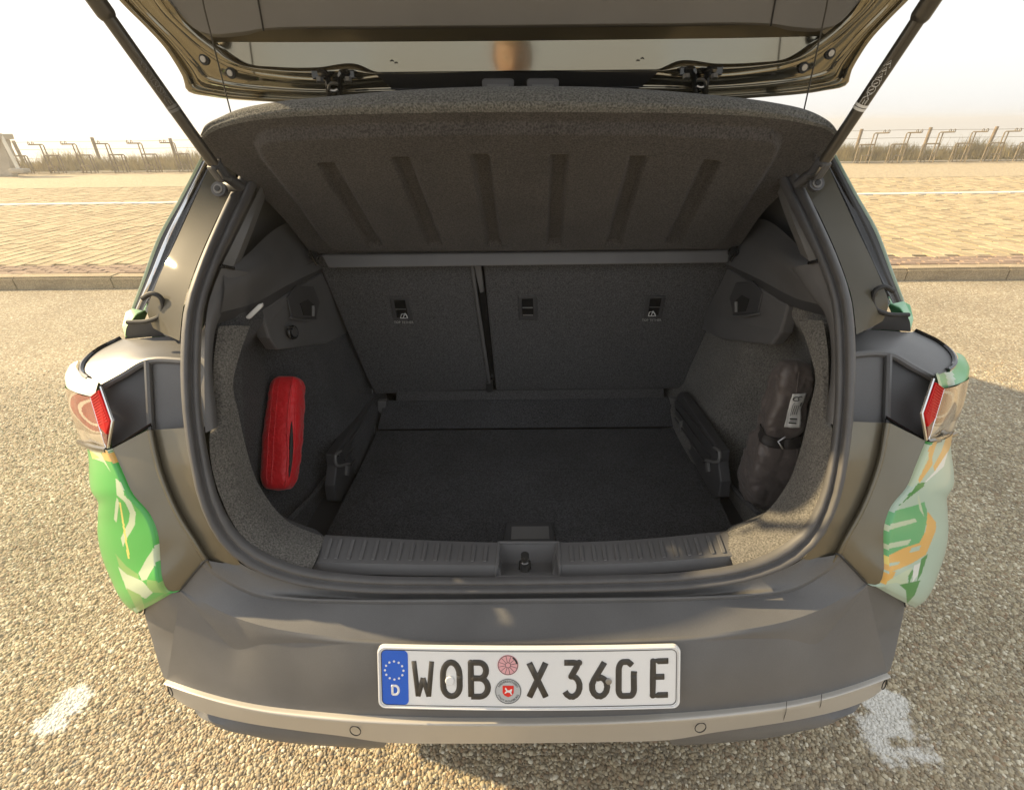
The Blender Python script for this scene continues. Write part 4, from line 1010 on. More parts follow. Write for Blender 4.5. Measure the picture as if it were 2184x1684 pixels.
    prism('rail_clip', [I(s, u, v, x=0.4755, c=1125) for u, v in ((384, 990), (379, 990), (380, 1010), (385, 1009))], Vector((s*.006, 0, 0)), greytrim, ra)
    prism('rail_clip', [I(s, u, v, x=0.4755, c=1125) for u, v in ((327, 900), (323, 902), (320, 922), (325, 922))], Vector((s*.006, 0, 0)), greytrim, ra)
    prism('flap_latch', [I(s, u, v, y=.86, c=1126) for u, v in ((321, 853), (303, 853), (305, 875), (310, 886), (320, 872))], Vector((0, .02, 0)), greytrim, car, bevel=.002)
    tube('lashing_ring', [I(s, 344, 826, y=.87, c=1128), I(s, 334, 826, y=.87, c=1128), I(s, 334, 834, y=.87, c=1128), I(s, 344, 835, y=.87, c=1128)], .003, chrome, car, n=6)
    tube('ledge_crease', curve([I(s, 420, 1010, x=.535), I(s, 455, 1055, x=.53), I(s, 500, 1100, x=.52)], 10), .006, carpet, car, n=8)

# sill plate
def spl(pts): return [W(px, py, y=y) for px, py, y in pts]
TR = [(693, 1140, .19), (900, 1151, .186), (1119, 1157, .185), (1340, 1151, .186), (1550, 1132, .19)]
TM = [(691, 1146, .18), (900, 1157, .178), (1119, 1163, .177), (1340, 1157, .178), (1552, 1138, .18)]
RD = [(677, 1193, .134), (880, 1197, .132), (1119, 1199, .131), (1340, 1195, .132), (1567, 1178, .134)]
RF = [(674, 1199, .128), (880, 1203, .126), (1119, 1205, .125), (1340, 1201, .126), (1569, 1184, .128)]
FB = [(663, 1221, .119), (880, 1227, .117), (1119, 1229, .116), (1340, 1225, .117), (1578, 1208, .119)]
cv = [curve(spl(q), 201) for q in (TR, TM, RD, RF, FB)]
top = [p+Vector((0, .004, -.006)) for p in cv[0]]; drop = [p+Vector((0, .01, -.2)) for p in cv[0]]
def cut(i0, i1): return [r[i0:i1] for r in (drop, top, *cv)]
iL, iR = 88, 117
sl_ = grid('sill_plate', cut(0, iL), trim, car); sl_['label'] = 'ribbed dark grey loading sill'
grid('sill_plate_half', cut(iR, 201), trim, sl_)
for k in range(14):
    for i_ in (3+int(k*5.95), 122+int(k*5.6)):
        i_ = min(i_, 198)
        a, b = cv[2][i_], cv[1][i_]
        up_ = Vector((0, -.35, .93))
        # raised tread between two grooves
        w_ = (cv[2][min(i_+3, 200)]-cv[2][i_])*.62 if i_ < 100 else (cv[2][i_]-cv[2][i_-3])*.62
        a0, a1 = a.lerp(b, .05), a.lerp(b, .97)
        prism('tread_rib', [a0+up_*.0004, a0+w_+up_*.0004, a1+w_+up_*.0004, a1+up_*.0004], up_*.0022, trim, sl_, bevel=.0009)
        tube('rib_tip', [a0+up_*.0022+Vector((.001, 0, 0)), a0+w_*.8+up_*.0022], .0009, greytrim, sl_, n=5)
    
tA, tB = W(1058, 1158, y=.184), W(1186, 1156, y=.184); tC, tD = W(1067, 1201, y=.165), W(1176, 1200, y=.165); tE, tF = W(1068, 1226, y=.118), W(1176, 1224, y=.118)
tray = grid('latch_tray', [[tA+Vector((0, .002, -.01)), tB+Vector((0, .002, -.01))], [tA, tB], [tC, tD], [tE, tF], [tE+Vector((0, -.002, -.01)), tF+Vector((0, -.002, -.01))]], trim, sl_, smooth=False)
for a, c_, e, edge_ in ((tA, tC, tE, iL-1), (tB, tD, tF, iR)):
    q = [a, cv[2][edge_], cv[4][edge_], e, c_]
    fin('tray_side', prismbm(q, Vector((.002, 0, 0))), trim, sl_, smooth=False)
for e in ([cv[i][iL-1] for i in (0, 1, 2, 3, 4)], [cv[i][iR] for i in (0, 1, 2, 3, 4)]): tube('tray_rim', e, .0028, trim, sl_, n=8)
tube('tray_rim', [cv[4][iL-1], cv[4][iR]], .003, trim, sl_, n=8); tube('tray_rim', [cv[0][iL-1], cv[0][iR]], .003, trim, sl_, n=8)
q0 = W(1120, 1213, y=.14)
prism('latch_slot', [W(x, y, y=.1385) for x, y in ((1107, 1198), (1132, 1198), (1133, 1219), (1106, 1219))], (0, .003, 0), rubberd, sl_)
stk = empty('x', (0, 0, 0)); bpy.data.objects.remove(stk)
st_ = tube('latch_striker', [W(1119.5, 1216, y=.133), W(1119.5, 1196, y=.133)], .0085, steel, sl_, n=16)
tube('striker_head', [W(1119.5, 1197, y=.133), W(1119.5, 1188, y=.133)], .0068, steel, sl_, n=16); tube('striker_cap', [W(1119.5, 1188, y=.133), W(1119.5, 1182, y=.133)], .0075, rubberd, sl_, n=16)

# ================================================================== things in the boot
def sack(A, B, right, w0, prof, deep, n=44, m=40, wr=.004, seed=0, fold=0):
    ax = (B-A); L = ax.length; a = ax.normalized(); e1 = (right-a*right.dot(a)).normalized(); e2 = a.cross(e1)
    if e2.dot(CAM-A) < 0: e2 = -e2
    def P(t, th, h=0):
        r = prof(t)
        c_, s_ = math.cos(th), math.sin(th); q = 4.5 if fold else 3.0
        rr = (abs(c_)**q+abs(s_)**q)**(-1/q)
        p = A+ax*t
        if fold: r *= 1-fold*abs(mnoise.noise(Vector((t*4.2+seed, th*.8, 2.2))))**.55-fold*.45*max(0, 1-abs(mnoise.noise(Vector((t*5+th*.5, th*.9+seed, 5))))*9)
        nz = mnoise.noise(Vector((t*9+seed, th*1.4, 0)))*1.0+mnoise.noise(Vector((t*26+seed, th*2.2+t*5, 3)))*.55+.35*mnoise.noise(Vector((t*60, th*4, 9)))
        return p+(e1*c_*w0+e2*s_*deep)*r*rr*(1)+(e1*c_+e2*s_)*(wr*nz*min(1, r*1.5)+h)
    rows = [[P(k/(n-1), 2*math.pi*j/m) for j in range(m)] for k in range(n)]
    return rows, P
capf = lambda t: max(.03, (1-abs(2*t-1)**9)**.33)
A, B = W(616, 803, x=-.562), W(594, 1046, x=-.562)
rows, PR_ = sack(A, B, RT, .039, lambda t: capf(t)*(1-.03*math.sin(t*9)), .036, n=70, m=48, wr=.0022, seed=2)
rb = empty('red_pouch', B); tag(rb, 'long red nylon pouch with a half-open zip in the left side pocket', 'pouch')
bm = gridbm(rows, closed=True); bm.faces.ensure_lookup_table()
bd = fin('pouch_body', bm, redcloth, rb, ang=0)
tube('zip_flap', [PR_(t, R(52)+.12*math.sin(t*5), .0008) for t in np.linspace(.03, .97, 60)], [.0026+.0009*math.sin(k*1.9)*math.sin(k*.7) for k in range(60)], redcloth, rb, n=7)
tube('zip_flap', [PR_(t, R(36)+.06*math.sin(t*7), .0004) for t in np.linspace(.05, .95, 60)], [.0019+.0007*math.sin(k*2.3) for k in range(60)], redcloth, rb, n=7)
tube('zip_opening', [PR_(t, R(43)+.09*math.sin(t*5), .001) for t in np.linspace(.42, .9, 30)], [.0004+.0042*math.sin(math.pi*k/29)**.7 for k in range(30)], rubberd, rb, n=8)
for a_ in (118, 100): tube('side_seam', [PR_(t, R(a_-8*t), .0003) for t in np.linspace(.05, .95, 50)], .0008, redcloth, rb, n=5)
pinf = lambda t: capf(t)*(1-.14*sm(.45, .3, t)+.16*math.exp(-((t-.74)/.2)**2)-.22*math.exp(-((t-.46)/.05)**2)-.10*sm(.4, .0, t))
A, B = W(1697, 768, x=.566), W(1622, 1072, x=.566)
rows, PB_ = sack(A, B, RT, .050, pinf, .042, n=110, m=72, wr=.003, seed=11, fold=.15)
bb = empty('black_bag', B); tag(bb, 'soft black nylon bag with a white label strapped into the right side pocket', 'bag')
fin('bag_body', gridbm(rows, closed=True), blackcloth, bb, ang=0)
grid('strap', [[PB_(t+.035*math.sin(th), th, .0035) for th in np.linspace(R(10), R(190), 40)] for t in (.425, .435, .455, .475, .485)], webbing, bb, solid=.002)
tube('buckle', [PB_(.425+.02, R(95), .006), PB_(.455+.02, R(112), .007), PB_(.487+.03, R(98), .006)], .0022, steel, bb, n=6)
tube('front_seam', [PB_(t, R(62), .0006) for t in np.linspace(.52, .97, 40)], .0014, blackcloth, bb, n=6)
tube('front_seam', [PB_(t, R(95), .0006) for t in np.linspace(.04, .40, 30)], .0012, blackcloth, bb, n=6)
lab = grid('white_label', [[PB_(.165+.215*i/14, R(66+40*j/10), .0030) for j in range(11)] for i in range(15)], paper, bb, solid=.0006)
bm = bmesh.new()
def LB(u, v, h=.0048): return PB_(.165+.215*v, R(106-40*u), h)
tubebm([LB(.3+.2*math.cos(a), .14+.06*math.sin(a)) for a in np.linspace(.4, 5.6, 10)], .0009, n=5, bm=bm); tubebm([LB(.55+.15*math.cos(a), .12+.05*math.sin(a)) for a in np.linspace(2, 6, 8)], .0008, n=5, bm=bm)
for k in range(3): tubebm([LB(.33+.14*k, .32+.012*k), LB(.32+.14*k, .62)], .0006, n=4, bm=bm)
tubebm([LB(.22, .66), LB(.2, .3), LB(.3, .26)], .0005, n=4, bm=bm); tubebm([LB(.72, .26), LB(.74, .36)], .0012, n=5, bm=bm)
for v_ in (.74, .8, .86): tubebm([LB(.25, v_), LB(.68, v_)], .0016 if v_ != .8 else .0007, n=5, bm=bm)
fin('label_print', bm, printk, lab)

# ================================================================== parcel shelf
hA = W(1112, 530, y=.765); hB = W(437, 305, y=.47); hC = W(1783, 294, y=.47)
shn = (hB-hA).cross(hC-hA).normalized()
if shn.dot(CAM-hA) < 0: shn = -shn
SHP = (hA, shn)
shelf = empty('parcel_shelf', W(1112, 540, y=.765)); tag(shelf, 'dark felt parcel shelf tilted up under the open tailgate on two cords', 'parcel shelf')
def pc2(pts, n):
    return [(p.x, p.y) for p in curve([Vector((a, b, 0)) for a, b in pts], n)]
NA, NB = 231, 121
Tc = pc2([(432, 298), (452, 282), (515, 262), (600, 251), (700, 246), (900, 241), (1105, 239), (1300, 240), (1500, 243), (1650, 253), (1720, 265), (1768, 279), (1785, 294)], NA)
Bc = pc2([(664, 541), (1112, 537), (1572, 531)], NA)
Lc = pc2([(432, 298), (446, 320), (470, 346), (520, 383), (560, 420), (604, 465), (640, 510), (664, 541)], NB)
Rc = pc2([(1785, 294), (1774, 316), (1750, 343), (1700, 378), (1662, 415), (1622, 460), (1592, 503), (1572, 531)], NB)
ip = [(548, 303), (556, 290), (575, 281), (800, 268), (1105, 264), (1400, 266), (1640, 279), (1656, 288), (1661, 303), (1648, 335), (1590, 430), (1548, 500), (1535, 516), (1515, 522), (1112, 527), (725, 527), (706, 522), (692, 508), (640, 432), (560, 330)]
grooves = [[(680, 333), (714, 332), (818, 514), (786, 515)], [(838, 321), (873, 319), (945, 512), (913, 513)], [(1007, 314), (1043, 314), (1070, 511), (1040, 511)],
           [(1175, 314), (1210, 314), (1197, 510), (1167, 510)], [(1345, 317), (1378, 318), (1322, 510), (1291, 510)], [(1500, 326), (1534, 328), (1450, 508), (1418, 507)]]
def sdist(P, poly):
    poly = np.array(poly, float); d = np.full(len(P), 1e9); ins = np.zeros(len(P), bool); n = len(poly)
    for i in range(n):
        a, b = poly[i], poly[(i+1) % n]; ab = b-a; t = np.clip(((P-a)@ab)/(ab@ab), 0, 1)
        d = np.minimum(d, np.linalg.norm(P-a-t[:, None]*ab, axis=1))
        c_ = ((a[1] > P[:, 1]) != (b[1] > P[:, 1])); 
        with np.errstate(divide='ignore', invalid='ignore'): xx = (b[0]-a[0])*(P[:, 1]-a[1])/(b[1]-a[1])+a[0]
        ins ^= c_ & (P[:, 0] < xx)
    return np.where(ins, d, -d)
pp = []
for j in range(NB):
    b = j/(NB-1)
    for i in range(NA):
        a = i/(NA-1)
        x = (1-b)*Tc[i][0]+b*Bc[i][0]+(1-a)*Lc[j][0]+a*Rc[j][0]-((1-a)*(1-b)*Tc[0][0]+a*(1-b)*Tc[-1][0]+(1-a)*b*Bc[0][0]+a*b*Bc[-1][0])
        y = (1-b)*Tc[i][1]+b*Bc[i][1]+(1-a)*Lc[j][1]+a*Rc[j][1]-((1-a)*(1-b)*Tc[0][1]+a*(1-b)*Tc[-1][1]+(1-a)*b*Bc[0][1]+a*b*Bc[-1][1])
        pp.append((x, y))
pp = np.array(pp); smn = lambda a, b, t: (lambda q: q*q*(3-2*q))(np.clip((t-a)/(b-a), 0, 1))
hgt = .016*smn(-7, 7, sdist(pp, ip))
hgt -= .010*smn(30, -4, pp[:, 1]-np.interp(pp[:, 0], [q[0] for q in Tc], [q[1] for q in Tc]))*0
for gq in grooves: hgt -= .014*smn(-1.5, 3, sdist(pp, gq))
rows = [[W(*pp[j*NA+i], plane=SHP)+shn*hgt[j*NA+i] for i in range(NA)] for j in range(NB)]
grid('shelf_underside', rows, feltb, shelf, ang=0)
sc_ = pc2([(431, 294), (446, 275), (490, 257), (560, 240), (700, 228), (900, 220), (1105, 217), (1300, 219), (1500, 226), (1660, 240), (1735, 258), (1772, 274), (1786, 291)], NA)
tc_ = pc2([(430, 291), (437, 270), (470, 250), (510, 233), (600, 216), (700, 206), (900, 190), (1105, 184), (1300, 187), (1500, 201), (1650, 219), (1730, 238), (1768, 260), (1787, 288)], NA)
r0 = [p for p in rows[0]]
f_ = lambda i: 1-abs(2*i/(NA-1)-1)**6
r1 = [W(x, y, y=rows[0][i].y-.006*f_(i)) for i, (x, y) in enumerate(sc_)]
r2 = [W(x, y, y=rows[0][i].y+.022*f_(i)+.004) for i, (x, y) in enumerate(tc_)]
r1b = [p+Vector((0, .0015, .0015)) for p in r1]
r3 = [p+Vector((0, .05*f_(i)+.005, -.012)) for i, p in enumerate(r2)]
upr = rows[-1]
r4 = [p+shn*-.03+Vector((0, 0, 0)) for p in upr]
lipr = []
for a, b, k in ((r0, r1, 5), (r1, r1b, 1), (r1b, r2, 7), (r2, r3, 3)):
    for q in range(k): lipr.append([p.lerp(w_, q/k)+Vector((0, -.004, .002))*(math.sin(math.pi*q/k) if k > 1 else 0) for p, w_ in zip(a, b)])
lipr += [r3, r4]
grid('shelf_edge', lipr, felt, shelf, ang=0)
tube('edge_seam', r1, .0011, felt, shelf, n=5)
for s, pts_ in ((-1, ((424, -40, .44), (436, 20, .455), (494, 247, .50))), (1, ((1772, -40, .44), (1762, 20, .455), (1714, 238, .50)))):
    tube('lift_cord', [W(x, y, y=q) for x, y, q in pts_], .0013, cord, shelf, n=6)
    e = W(672 if s < 0 else 1562, 546 if s < 0 else 538, y=.75)
    fin('hinge_pin', discbm(e, (0, -1, .3), .012, .012, n=14), blackg, shelf)
    tube('hinge_spring', [e+Vector((s*.008, -.004, .014)), e+Vector((s*.002, -.014, 0)), e+Vector((-s*.004, -.01, -.02))], .003, blackg, shelf, n=8)
for (x, y) in ((606, 338), (562, 402), (1708, 395), (1655, 330)): pass
for (x, y) in ((603, 348 - 3), (556, 405), (1698, 393 - 2), (1655, 334)):
    q = W(x, y, plane=SHP)+shn*.002
for (x, y) in ((604, 287), (468, 337), (1646, 278), (1738, 327)):
    q = W(x, y, plane=SHP); tube('cord_hook', [q+shn*.001, q+shn*.007+Vector((0, 0, -.003)), q+shn*.004+Vector((0, 0, -.009))], .003, feltb, shelf, n=6)

# ================================================================== tailgate (open) with struts
CT = 1103
def TG(s, u, v, y): return S(s, u, v, y=y, c=CT)
tg = empty('x', (0, 0, 0)); bpy.data.objects.remove(tg)
ST = [(900, -70, .49), (842, 0, .515), (792, 50, .53), (752, 94, .545), (727, 132, .56), (712, 160, .57), (704, 187, .578)]
BT = [(704, 187, .578), (655, 200, .59), (520, 213, .60), (300, 222, .605), (0, 226, .607)]
L2_ = [(815, -70, .478), (757, 17, .508), (715, 59, .522), (677, 93, .535), (636, 121, .545), (584, 142, .553), (514, 155, .558), (428, 163, .56), (345, 163, .56), (300, 158, .56), (240, 154, .56), (0, 154, .56)]
L3_ = [(790, -70, .472), (737, 0, .498), (712, 31, .512), (680, 60, .524), (642, 90, .534), (611, 112, .543), (577, 130, .549), (514, 138, .553), (428, 140, .553), (345, 133, .552), (302, 150, .5545), (0, 150, .5545)]
body = None
for s in SIDES:
    g = lambda L, dy=0: [TG(s, u, v, y+dy) for u, v, y in L]
    edge_ = g(ST) + g(BT)[1:]
    n = 90
    eo = curve(edge_, n)
    # offset inwards along the panel
    l2 = curve(g(L2_), n)
    def off(t, dy): return [p.lerp(q, t)+Vector((0, dy, 0)) for p, q in zip(eo, l2)]
    rows = [[p+Vector((0, .03, .01)) for p in eo], eo, off(.06, -.006), off(.16, -.004), off(.22, .006), off(.30, .007), off(.36, -.004), off(.46, -.008), off(.56, -.002), off(.72, .002), off(.9, .002), off(1, .006)]
    cols = [curve([r[i] for r in rows], 45) for i in range(n)]
    ff = grid('tailgate', [[cols[i][k] for i in range(n)] for k in range(45)], oliveg, car if body is None else body, ang=0)
    if body is None: body = ff; ff['label'] = 'open tailgate seen from below, glossy olive inner frame with grey trim'
    else: ff.name = 'frame_half'
    l2b = [p+Vector((0, .006, 0)) for p in l2]; l3 = curve(g(L3_), n)
    rail = [l2b, [p.lerp(q, .15)+Vector((0, -.008, 0)) for p, q in zip(l2, l3)], [p.lerp(q, .45)+Vector((0, -.011, .0)) for p, q in zip(l2, l3)], [p.lerp(q, .8)+Vector((0, -.006, 0)) for p, q in zip(l2, l3)], l3]
    grid('frame_rail', loftS(rail, n, 4), oliveg, body, ang=0)
    pt = [(650, 84, .548), (500, 85, .5535), (345, 85, .5545), (302, 85, .555), (0, 85, .555)]
    pb = [(642, 90, .5475), (577, 130, .552), (514, 138, .553), (428, 140, .5535), (345, 133, .553), (302, 150, .5555), (0, 150, .5555)]
    tp_ = curve(g(pt), 60); btm = curve(g(pb), 60)
    # flat glossy panel
    btm2 = []
    xs_b = [(p.x*s, p) for p in btm]
    for q in tp_:
        best = min(btm, key=lambda p: abs(p.x-q.x)); btm2.append(best)
    sag = lambda p: p+Vector((0, .013*max(0, 1-(p.x/.5)**2), 0))
    grid('inner_panel', [[sag(a.lerp(b, k/6)) for a, b in zip(tp_, btm)] for k in range(7)], oliveg, body, ang=0)
    le = [(655, 80, .546), (640, 68, .53), (585, 64, .522), (541, 60, .518), (300, 60, .517), (0, 60, .517)]
    lt = curve(g(le), 60)
    grid('trim_ledge', [[sag(p) for p in tp_], [sag(a).lerp(b, .5) for a, b in zip(tp_, lt)], lt], olive, body)
    tr0 = [(735, 0, .497), (681, 61, .519), (657, 70, .522), (585, 68, .520), (541, 61, .516), (300, 58, .514), (0, 58, .514)]
    a = curve(g(tr0), 60); up_ = [TG(s, 840*(1-k/59.0), -90, .478) for k in range(60)]
    grid('trim_panel', [[p+Vector((0, .012, 0)) for p in a], [p+Vector((0, -.001, .001)) for p in a]]+[[p.lerp(q, t)+Vector((0, -.004, 0)) for p, q in zip(a, up_)] for t in (.03, .1, .3, .6, 1)], greytrim, body)
    tube('trim_seam', [TG(s, 541, 61, .5115), TG(s, 552, 0, .4945), TG(s, 562, -60, .478)], .0014, rubberd, body, n=5)
    # black panel paints the cavity's shade above the hinges; then the hinge itself
    rec = loft([[TG(s, 312, 151, .5545), TG(s, 150, 151, .5545), TG(s, 0, 151, .5545)], [TG(s, 304, 154, .548), TG(s, 150, 154, .548), TG(s, 0, 154, .548)], [TG(s, 268, 186, .553), TG(s, 150, 188, .553), TG(s, 0, 188, .553)], [TG(s, 260, 189, .548), TG(s, 150, 191, .548), TG(s, 0, 191, .548)], [TG(s, 258, 196, .555), TG(s, 150, 198, .555), TG(s, 0, 198, .555)]], 20, 3)
    grid('cavity_shade_panel', rec, blackg, body)
    hx = 391
    hg_ = None
    for q in (-1, 1):
        arm = curve([TG(s, hx+q*30, 152, .535), TG(s, hx+q*16, 154, .528), TG(s, hx+q*13, 168, .535), TG(s, hx+q*9, 205, .575)], 14)
        o = tube('hinge', arm, .006, blackg, body, n=8)
        fin('hinge_plate', boxbm(TG(s, hx+q*30, 156, .540), .026, .012, .014), blackg, body, smooth=False, bevel=.002)
        b_ = TG(s, hx+q*30, 163, .526); fin('hinge_bolt', discbm(b_, (0, -.35, -.93), .0065, .007, n=6), steel, body)
    tube('hinge_loop', curve([TG(s, hx-9, 176, .535), TG(s, hx, 174, .533), TG(s, hx+9, 176, .535), TG(s, hx+9, 187, .545), TG(s, hx, 190, .546), TG(s, hx-9, 187, .545)], 20), .003, steel, body, n=8)
    for u, v, y in ((669, 120, .545), (612, 150, .552)):
        p = TG(s, u, v, y); nn = Vector((0, -1, -.12))
        fin('grommet', discbm(p+Vector((0, .006, 0)), nn, .0088, .006, n=20), rubberd, body, bevel=.001); fin('grommet_bolt', discbm(p+nn*.0005, nn, .005, .002, n=12), steel, body)
    cxp = 1062 if s < 0 else 1158
    bs = prism('bump_stop', [W(x, y, y=.54) for x, y in ((cxp-33, 188), (cxp-35, 172), (cxp-30, 167), (cxp+30, 167), (cxp+35, 172), (cxp+33, 188))], (0, .03, 0), rubber, body, bevel=.003)
    prism('stop_core', [W(x, y, y=.535) for x, y in ((cxp-22, 190), (cxp-23, 180), (cxp+23, 180), (cxp+22, 190))], (0, .02, 0), greytrim, bs, bevel=.001)
    for u in (244,): tube('nib', [TG(s, u+20, 128, .546), TG(s, u+23, 126, .543), TG(s, u+26, 128, .546)], .0012, blackg, body, n=6)
# outer skin of the tailgate, carried on above the camera (spoiler, rear window, lower door)
prof = [(.602, 1.452, .64), (.585, 1.53, .665), (.54, 1.66, .68), (.44, 1.76, .70), (.25, 1.85, .70), (0, 1.92, .70), (-.28, 1.95, .68), (-.42, 1.93, .60)]
def trow(y, z, hw, dz): return [Vector((hw*(2*k/20-1), y+.03*(abs(2*k/20-1)**3)*1, z+dz-.03*abs(2*k/20-1)**3)) for k in range(21)]
grid('tailgate_skin', [trow(y+.035, z+.01, hw, .03) for y, z, hw in prof]+[trow(y+.01, z-.01, hw*.98, 0) for y, z, hw in prof[:3:-1]], olive, body, ang=60)
grid('rear_window', [trow(y-.004, z, hw*.8, -.012) for y, z, hw in ((.40, 1.765, .70), (.25, 1.835, .70), (.05, 1.895, .70))], glass, body)
grid('lower_trim', [trow(y-.004, z, hw*.93, -.014) for y, z, hw in ((.03, 1.90, .70), (-.15, 1.925, .69), (-.33, 1.925, .66), (-.38, 1.915, .58))], greytrim, body)
a_, b_ = trow(.485, 1.64, .62, 0), trow(.40, 1.765, .62, -.012)
grid('upper_trim', [a_, b_], greytrim, body)
# struts
STR = {-1: ((457, 352, .445), (224, 32, .365), (176, -40, .345)), 1: ((1757, 345, .445), (1962, 36, .365), (2013, -40, .345))}
for s in SIDES:
    (x0, y0_, d0), (x1, y1_, d1), (x2, y2_, d2) = STR[s]
    p0, p2 = W(x0, y0_, y=d0), W(x2, y2_, y=d2); p1 = W(x1, y1_, y=d0+(d2-d0)*.8)
    ax = (p2-p0).normalized(); L = (p1-p0).length
    p1 = p0+ax*((W(x1, y1_, y=d1)-p0).length)
    stt = tube('gas_strut', [p0, p1], .0096, strutm, car, n=20, ang=50); stt['label'] = 'black tailgate strut on the ' + ('left' if s < 0 else 'right')
    tube('upper_tube', [p1-ax*.004, p1, p1+ax*.002, p2+ax*.25], [.0105, .0122, .0126, .0126], strutm, stt, n=20)
    L1_ = (p1-p0).length
    nn = (CAM-p0).normalized(); nn = (nn-ax*nn.dot(ax)).normalized(); sd_ = ax.cross(nn)
    for f in (.425, .45): tube('ring_mark', [p0+ax*(L1_*f-.002), p0+ax*(L1_*f+.002)], .00985, printw if s > 0 else greytrim, stt, n=20, cap=False)
    def onst(tt, ang_, h=.0099): return p0+ax*tt+(nn*math.cos(ang_)+sd_*math.sin(ang_))*h
    bm = bmesh.new()
    for k in range(7):
        t0 = L1_*(.48+.042*k); r_ = .0052
        if k in (0,): shp = [(-.8, -.9), (.8, -.9), (.8, .9), (-.8, .9)]
        elif k in (1,): shp = [(-.8, -.8), (.8, .8), (0, 0), (-.8, .8), (.8, -.8), (0, 0)]
        elif k in (2, 3): shp = [(math.cos(q*.7), math.sin(q*.7)) for q in range(9)]
        else: shp = [(-.9, -.8), (.9, -.8), (0, .9)]
        tubebm([onst(t0+b_*r_, a_*r_/.0099, .0099) for a_, b_ in shp], .00045, n=4, bm=bm, closed=True)
        if k == 0: tubebm([onst(t0-r_*.6, 0), onst(t0+r_*.6, 0)], .0005, n=4, bm=bm); tubebm([onst(t0-r_*.5, .3), onst(t0+r_*.5, .3)], .0004, n=4, bm=bm)
        if k > 1: tubebm([onst(t0-r_*.4, -.2), onst(t0+r_*.3, .2)], .0006, n=4, bm=bm)
    fin('pictograms', bm, printw if s > 0 else greytrim, stt)
    fin('ball_socket', boxbm(p0-ax*.012, .020, .024, .032, rot=ax.to_track_quat('Z', 'Y').to_matrix()), black, stt, smooth=False, bevel=.005)
    tube('socket_clip', [p0-ax*.004+nn*.013, p0-ax*.02+nn*.012, p0-ax*.024+Vector((-s*.012, 0, -.004))], .003, steel, stt, n=6)
    tube('strut_bracket', [p0-ax*.012, p0-ax*.03+Vector((-s*.012, .02, -.01)), S(s, 628, 392, y=.50)], .010, black, stt, n=10)

# ================================================================== the rest of the car, ahead of the boot
hwr = .60
def roofrow(y, z, hw): return [Vector((hw*(2*k/16-1), y+.02*(1-abs(2*k/16-1)**2)*0, z-.05*abs(2*k/16-1)**2.5)) for k in range(17)]
grid('roof', [roofrow(y, z, hw) for y, z, hw in ((.575, 1.415, .60), (.62, 1.452, .60), (.9, 1.49, .61), (1.5, 1.53, .62), (2.1, 1.53, .62), (2.6, 1.49, .60))], olive, car)
grid('headliner', [[Vector((x, y, 1.40+.03*sm(.6, 1.2, y))) for x in np.linspace(-.62, .62, 9)] for y in np.linspace(.62, 2.6, 6)], trim, car)
grid('windscreen', [roofrow(2.6, 1.49, .60), [Vector((.72*(2*k/16-1), 3.25, 1.02-.03*abs(2*k/16-1)**2)) for k in range(17)]], glass, car)
grid('bonnet', [[Vector((.74*(2*k/16-1), y, z-.06*abs(2*k/16-1)**3)) for k in range(17)] for y, z in ((3.25, 1.02), (3.6, .98), (3.95, .9), (4.05, .75), (4.08, .3))], wg, car)
AX = ((.86, .345), (3.40, .345))
for s in SIDES:
    a = [S(s, u, v, y=y) for u, v, y in SILH]; a = curve(a, 12)
    fw = [Vector((p.x-s*.004, 2.9+(1.35-p.z)*1.1-.28, p.z)) for p in a]
    grid('side_window', [[p.lerp(q, t)+Vector((-s*.008, 0, 0)) for p, q in zip(a, fw)] for t in np.linspace(0.0, 1, 14)], glass, car)
    grid('roof_side', [[p.lerp(q, t) for t in np.linspace(0, 1, 10)] for p, q in ((a[0], fw[0]), (a[0]+Vector((-s*.02, .01, .05)), fw[0]+Vector((-s*.02, 0, .08))), (Vector((s*.58, .62, 1.405)), Vector((s*.57, 2.6, 1.44))))], wm if s < 0 else wt, car)
    low = [(.80, .47)]
    rows = []
    for y in np.linspace(.45, 3.98, 84):
        arch = .26
        for ay, az in AX:
            d_ = abs(y-ay)
            if d_ < .38: arch = max(arch, az+math.sqrt(.38**2-d_**2)-.0)
        zt_ = 1.0+.075*sm(.5, .75, y)-.06*sm(3.2, 3.98, y)
        row = []
        for k in range(13):
            z = arch+(zt_-arch)*k/12
            x = .872+.012*math.exp(-((z-.7)/.15)**2)-.07*sm(.85, 1.08, z)-.03*sm(.45, .26, z)-.15*sm(3.55, 4.0, y)
            row.append(Vector((s*x, y, z)))
        rows.append(row)
    grid('body_side', rows, wg if s < 0 else wgr, car)
    # join between the quarter panel and the side
    for (ay, az) in AX:
        wh = tube('wheel', [(s*.68, ay, az), (s*.70, ay, az), (s*.86, ay, az), (s*.875, ay, az)], [.30, .335, .335, .30], tyre, car, n=40)
        fin('rim', discbm((s*.872, ay, az), (s, 0, 0), .235, .01, n=32), silver, wh); fin('hub', discbm((s*.882, ay, az), (s, 0, 0), .06, .012, n=20), black, wh)
    box('wheel_housing', (s*.745, AX[0][0], .62), .1, .80, .5, rubberd, car)
box('underbody', (0, 2.1, .34), 1.36, 3.7, .2, rubberd, car)
box('rear_underbody', (0, .32, .42), 1.1, .4, .14, rubberd, car)
box('front_closure', (0, 1.2, .75), 1.3, .06, .8, seatm, car)  # unseen panel, added so no light leaks in past the seats

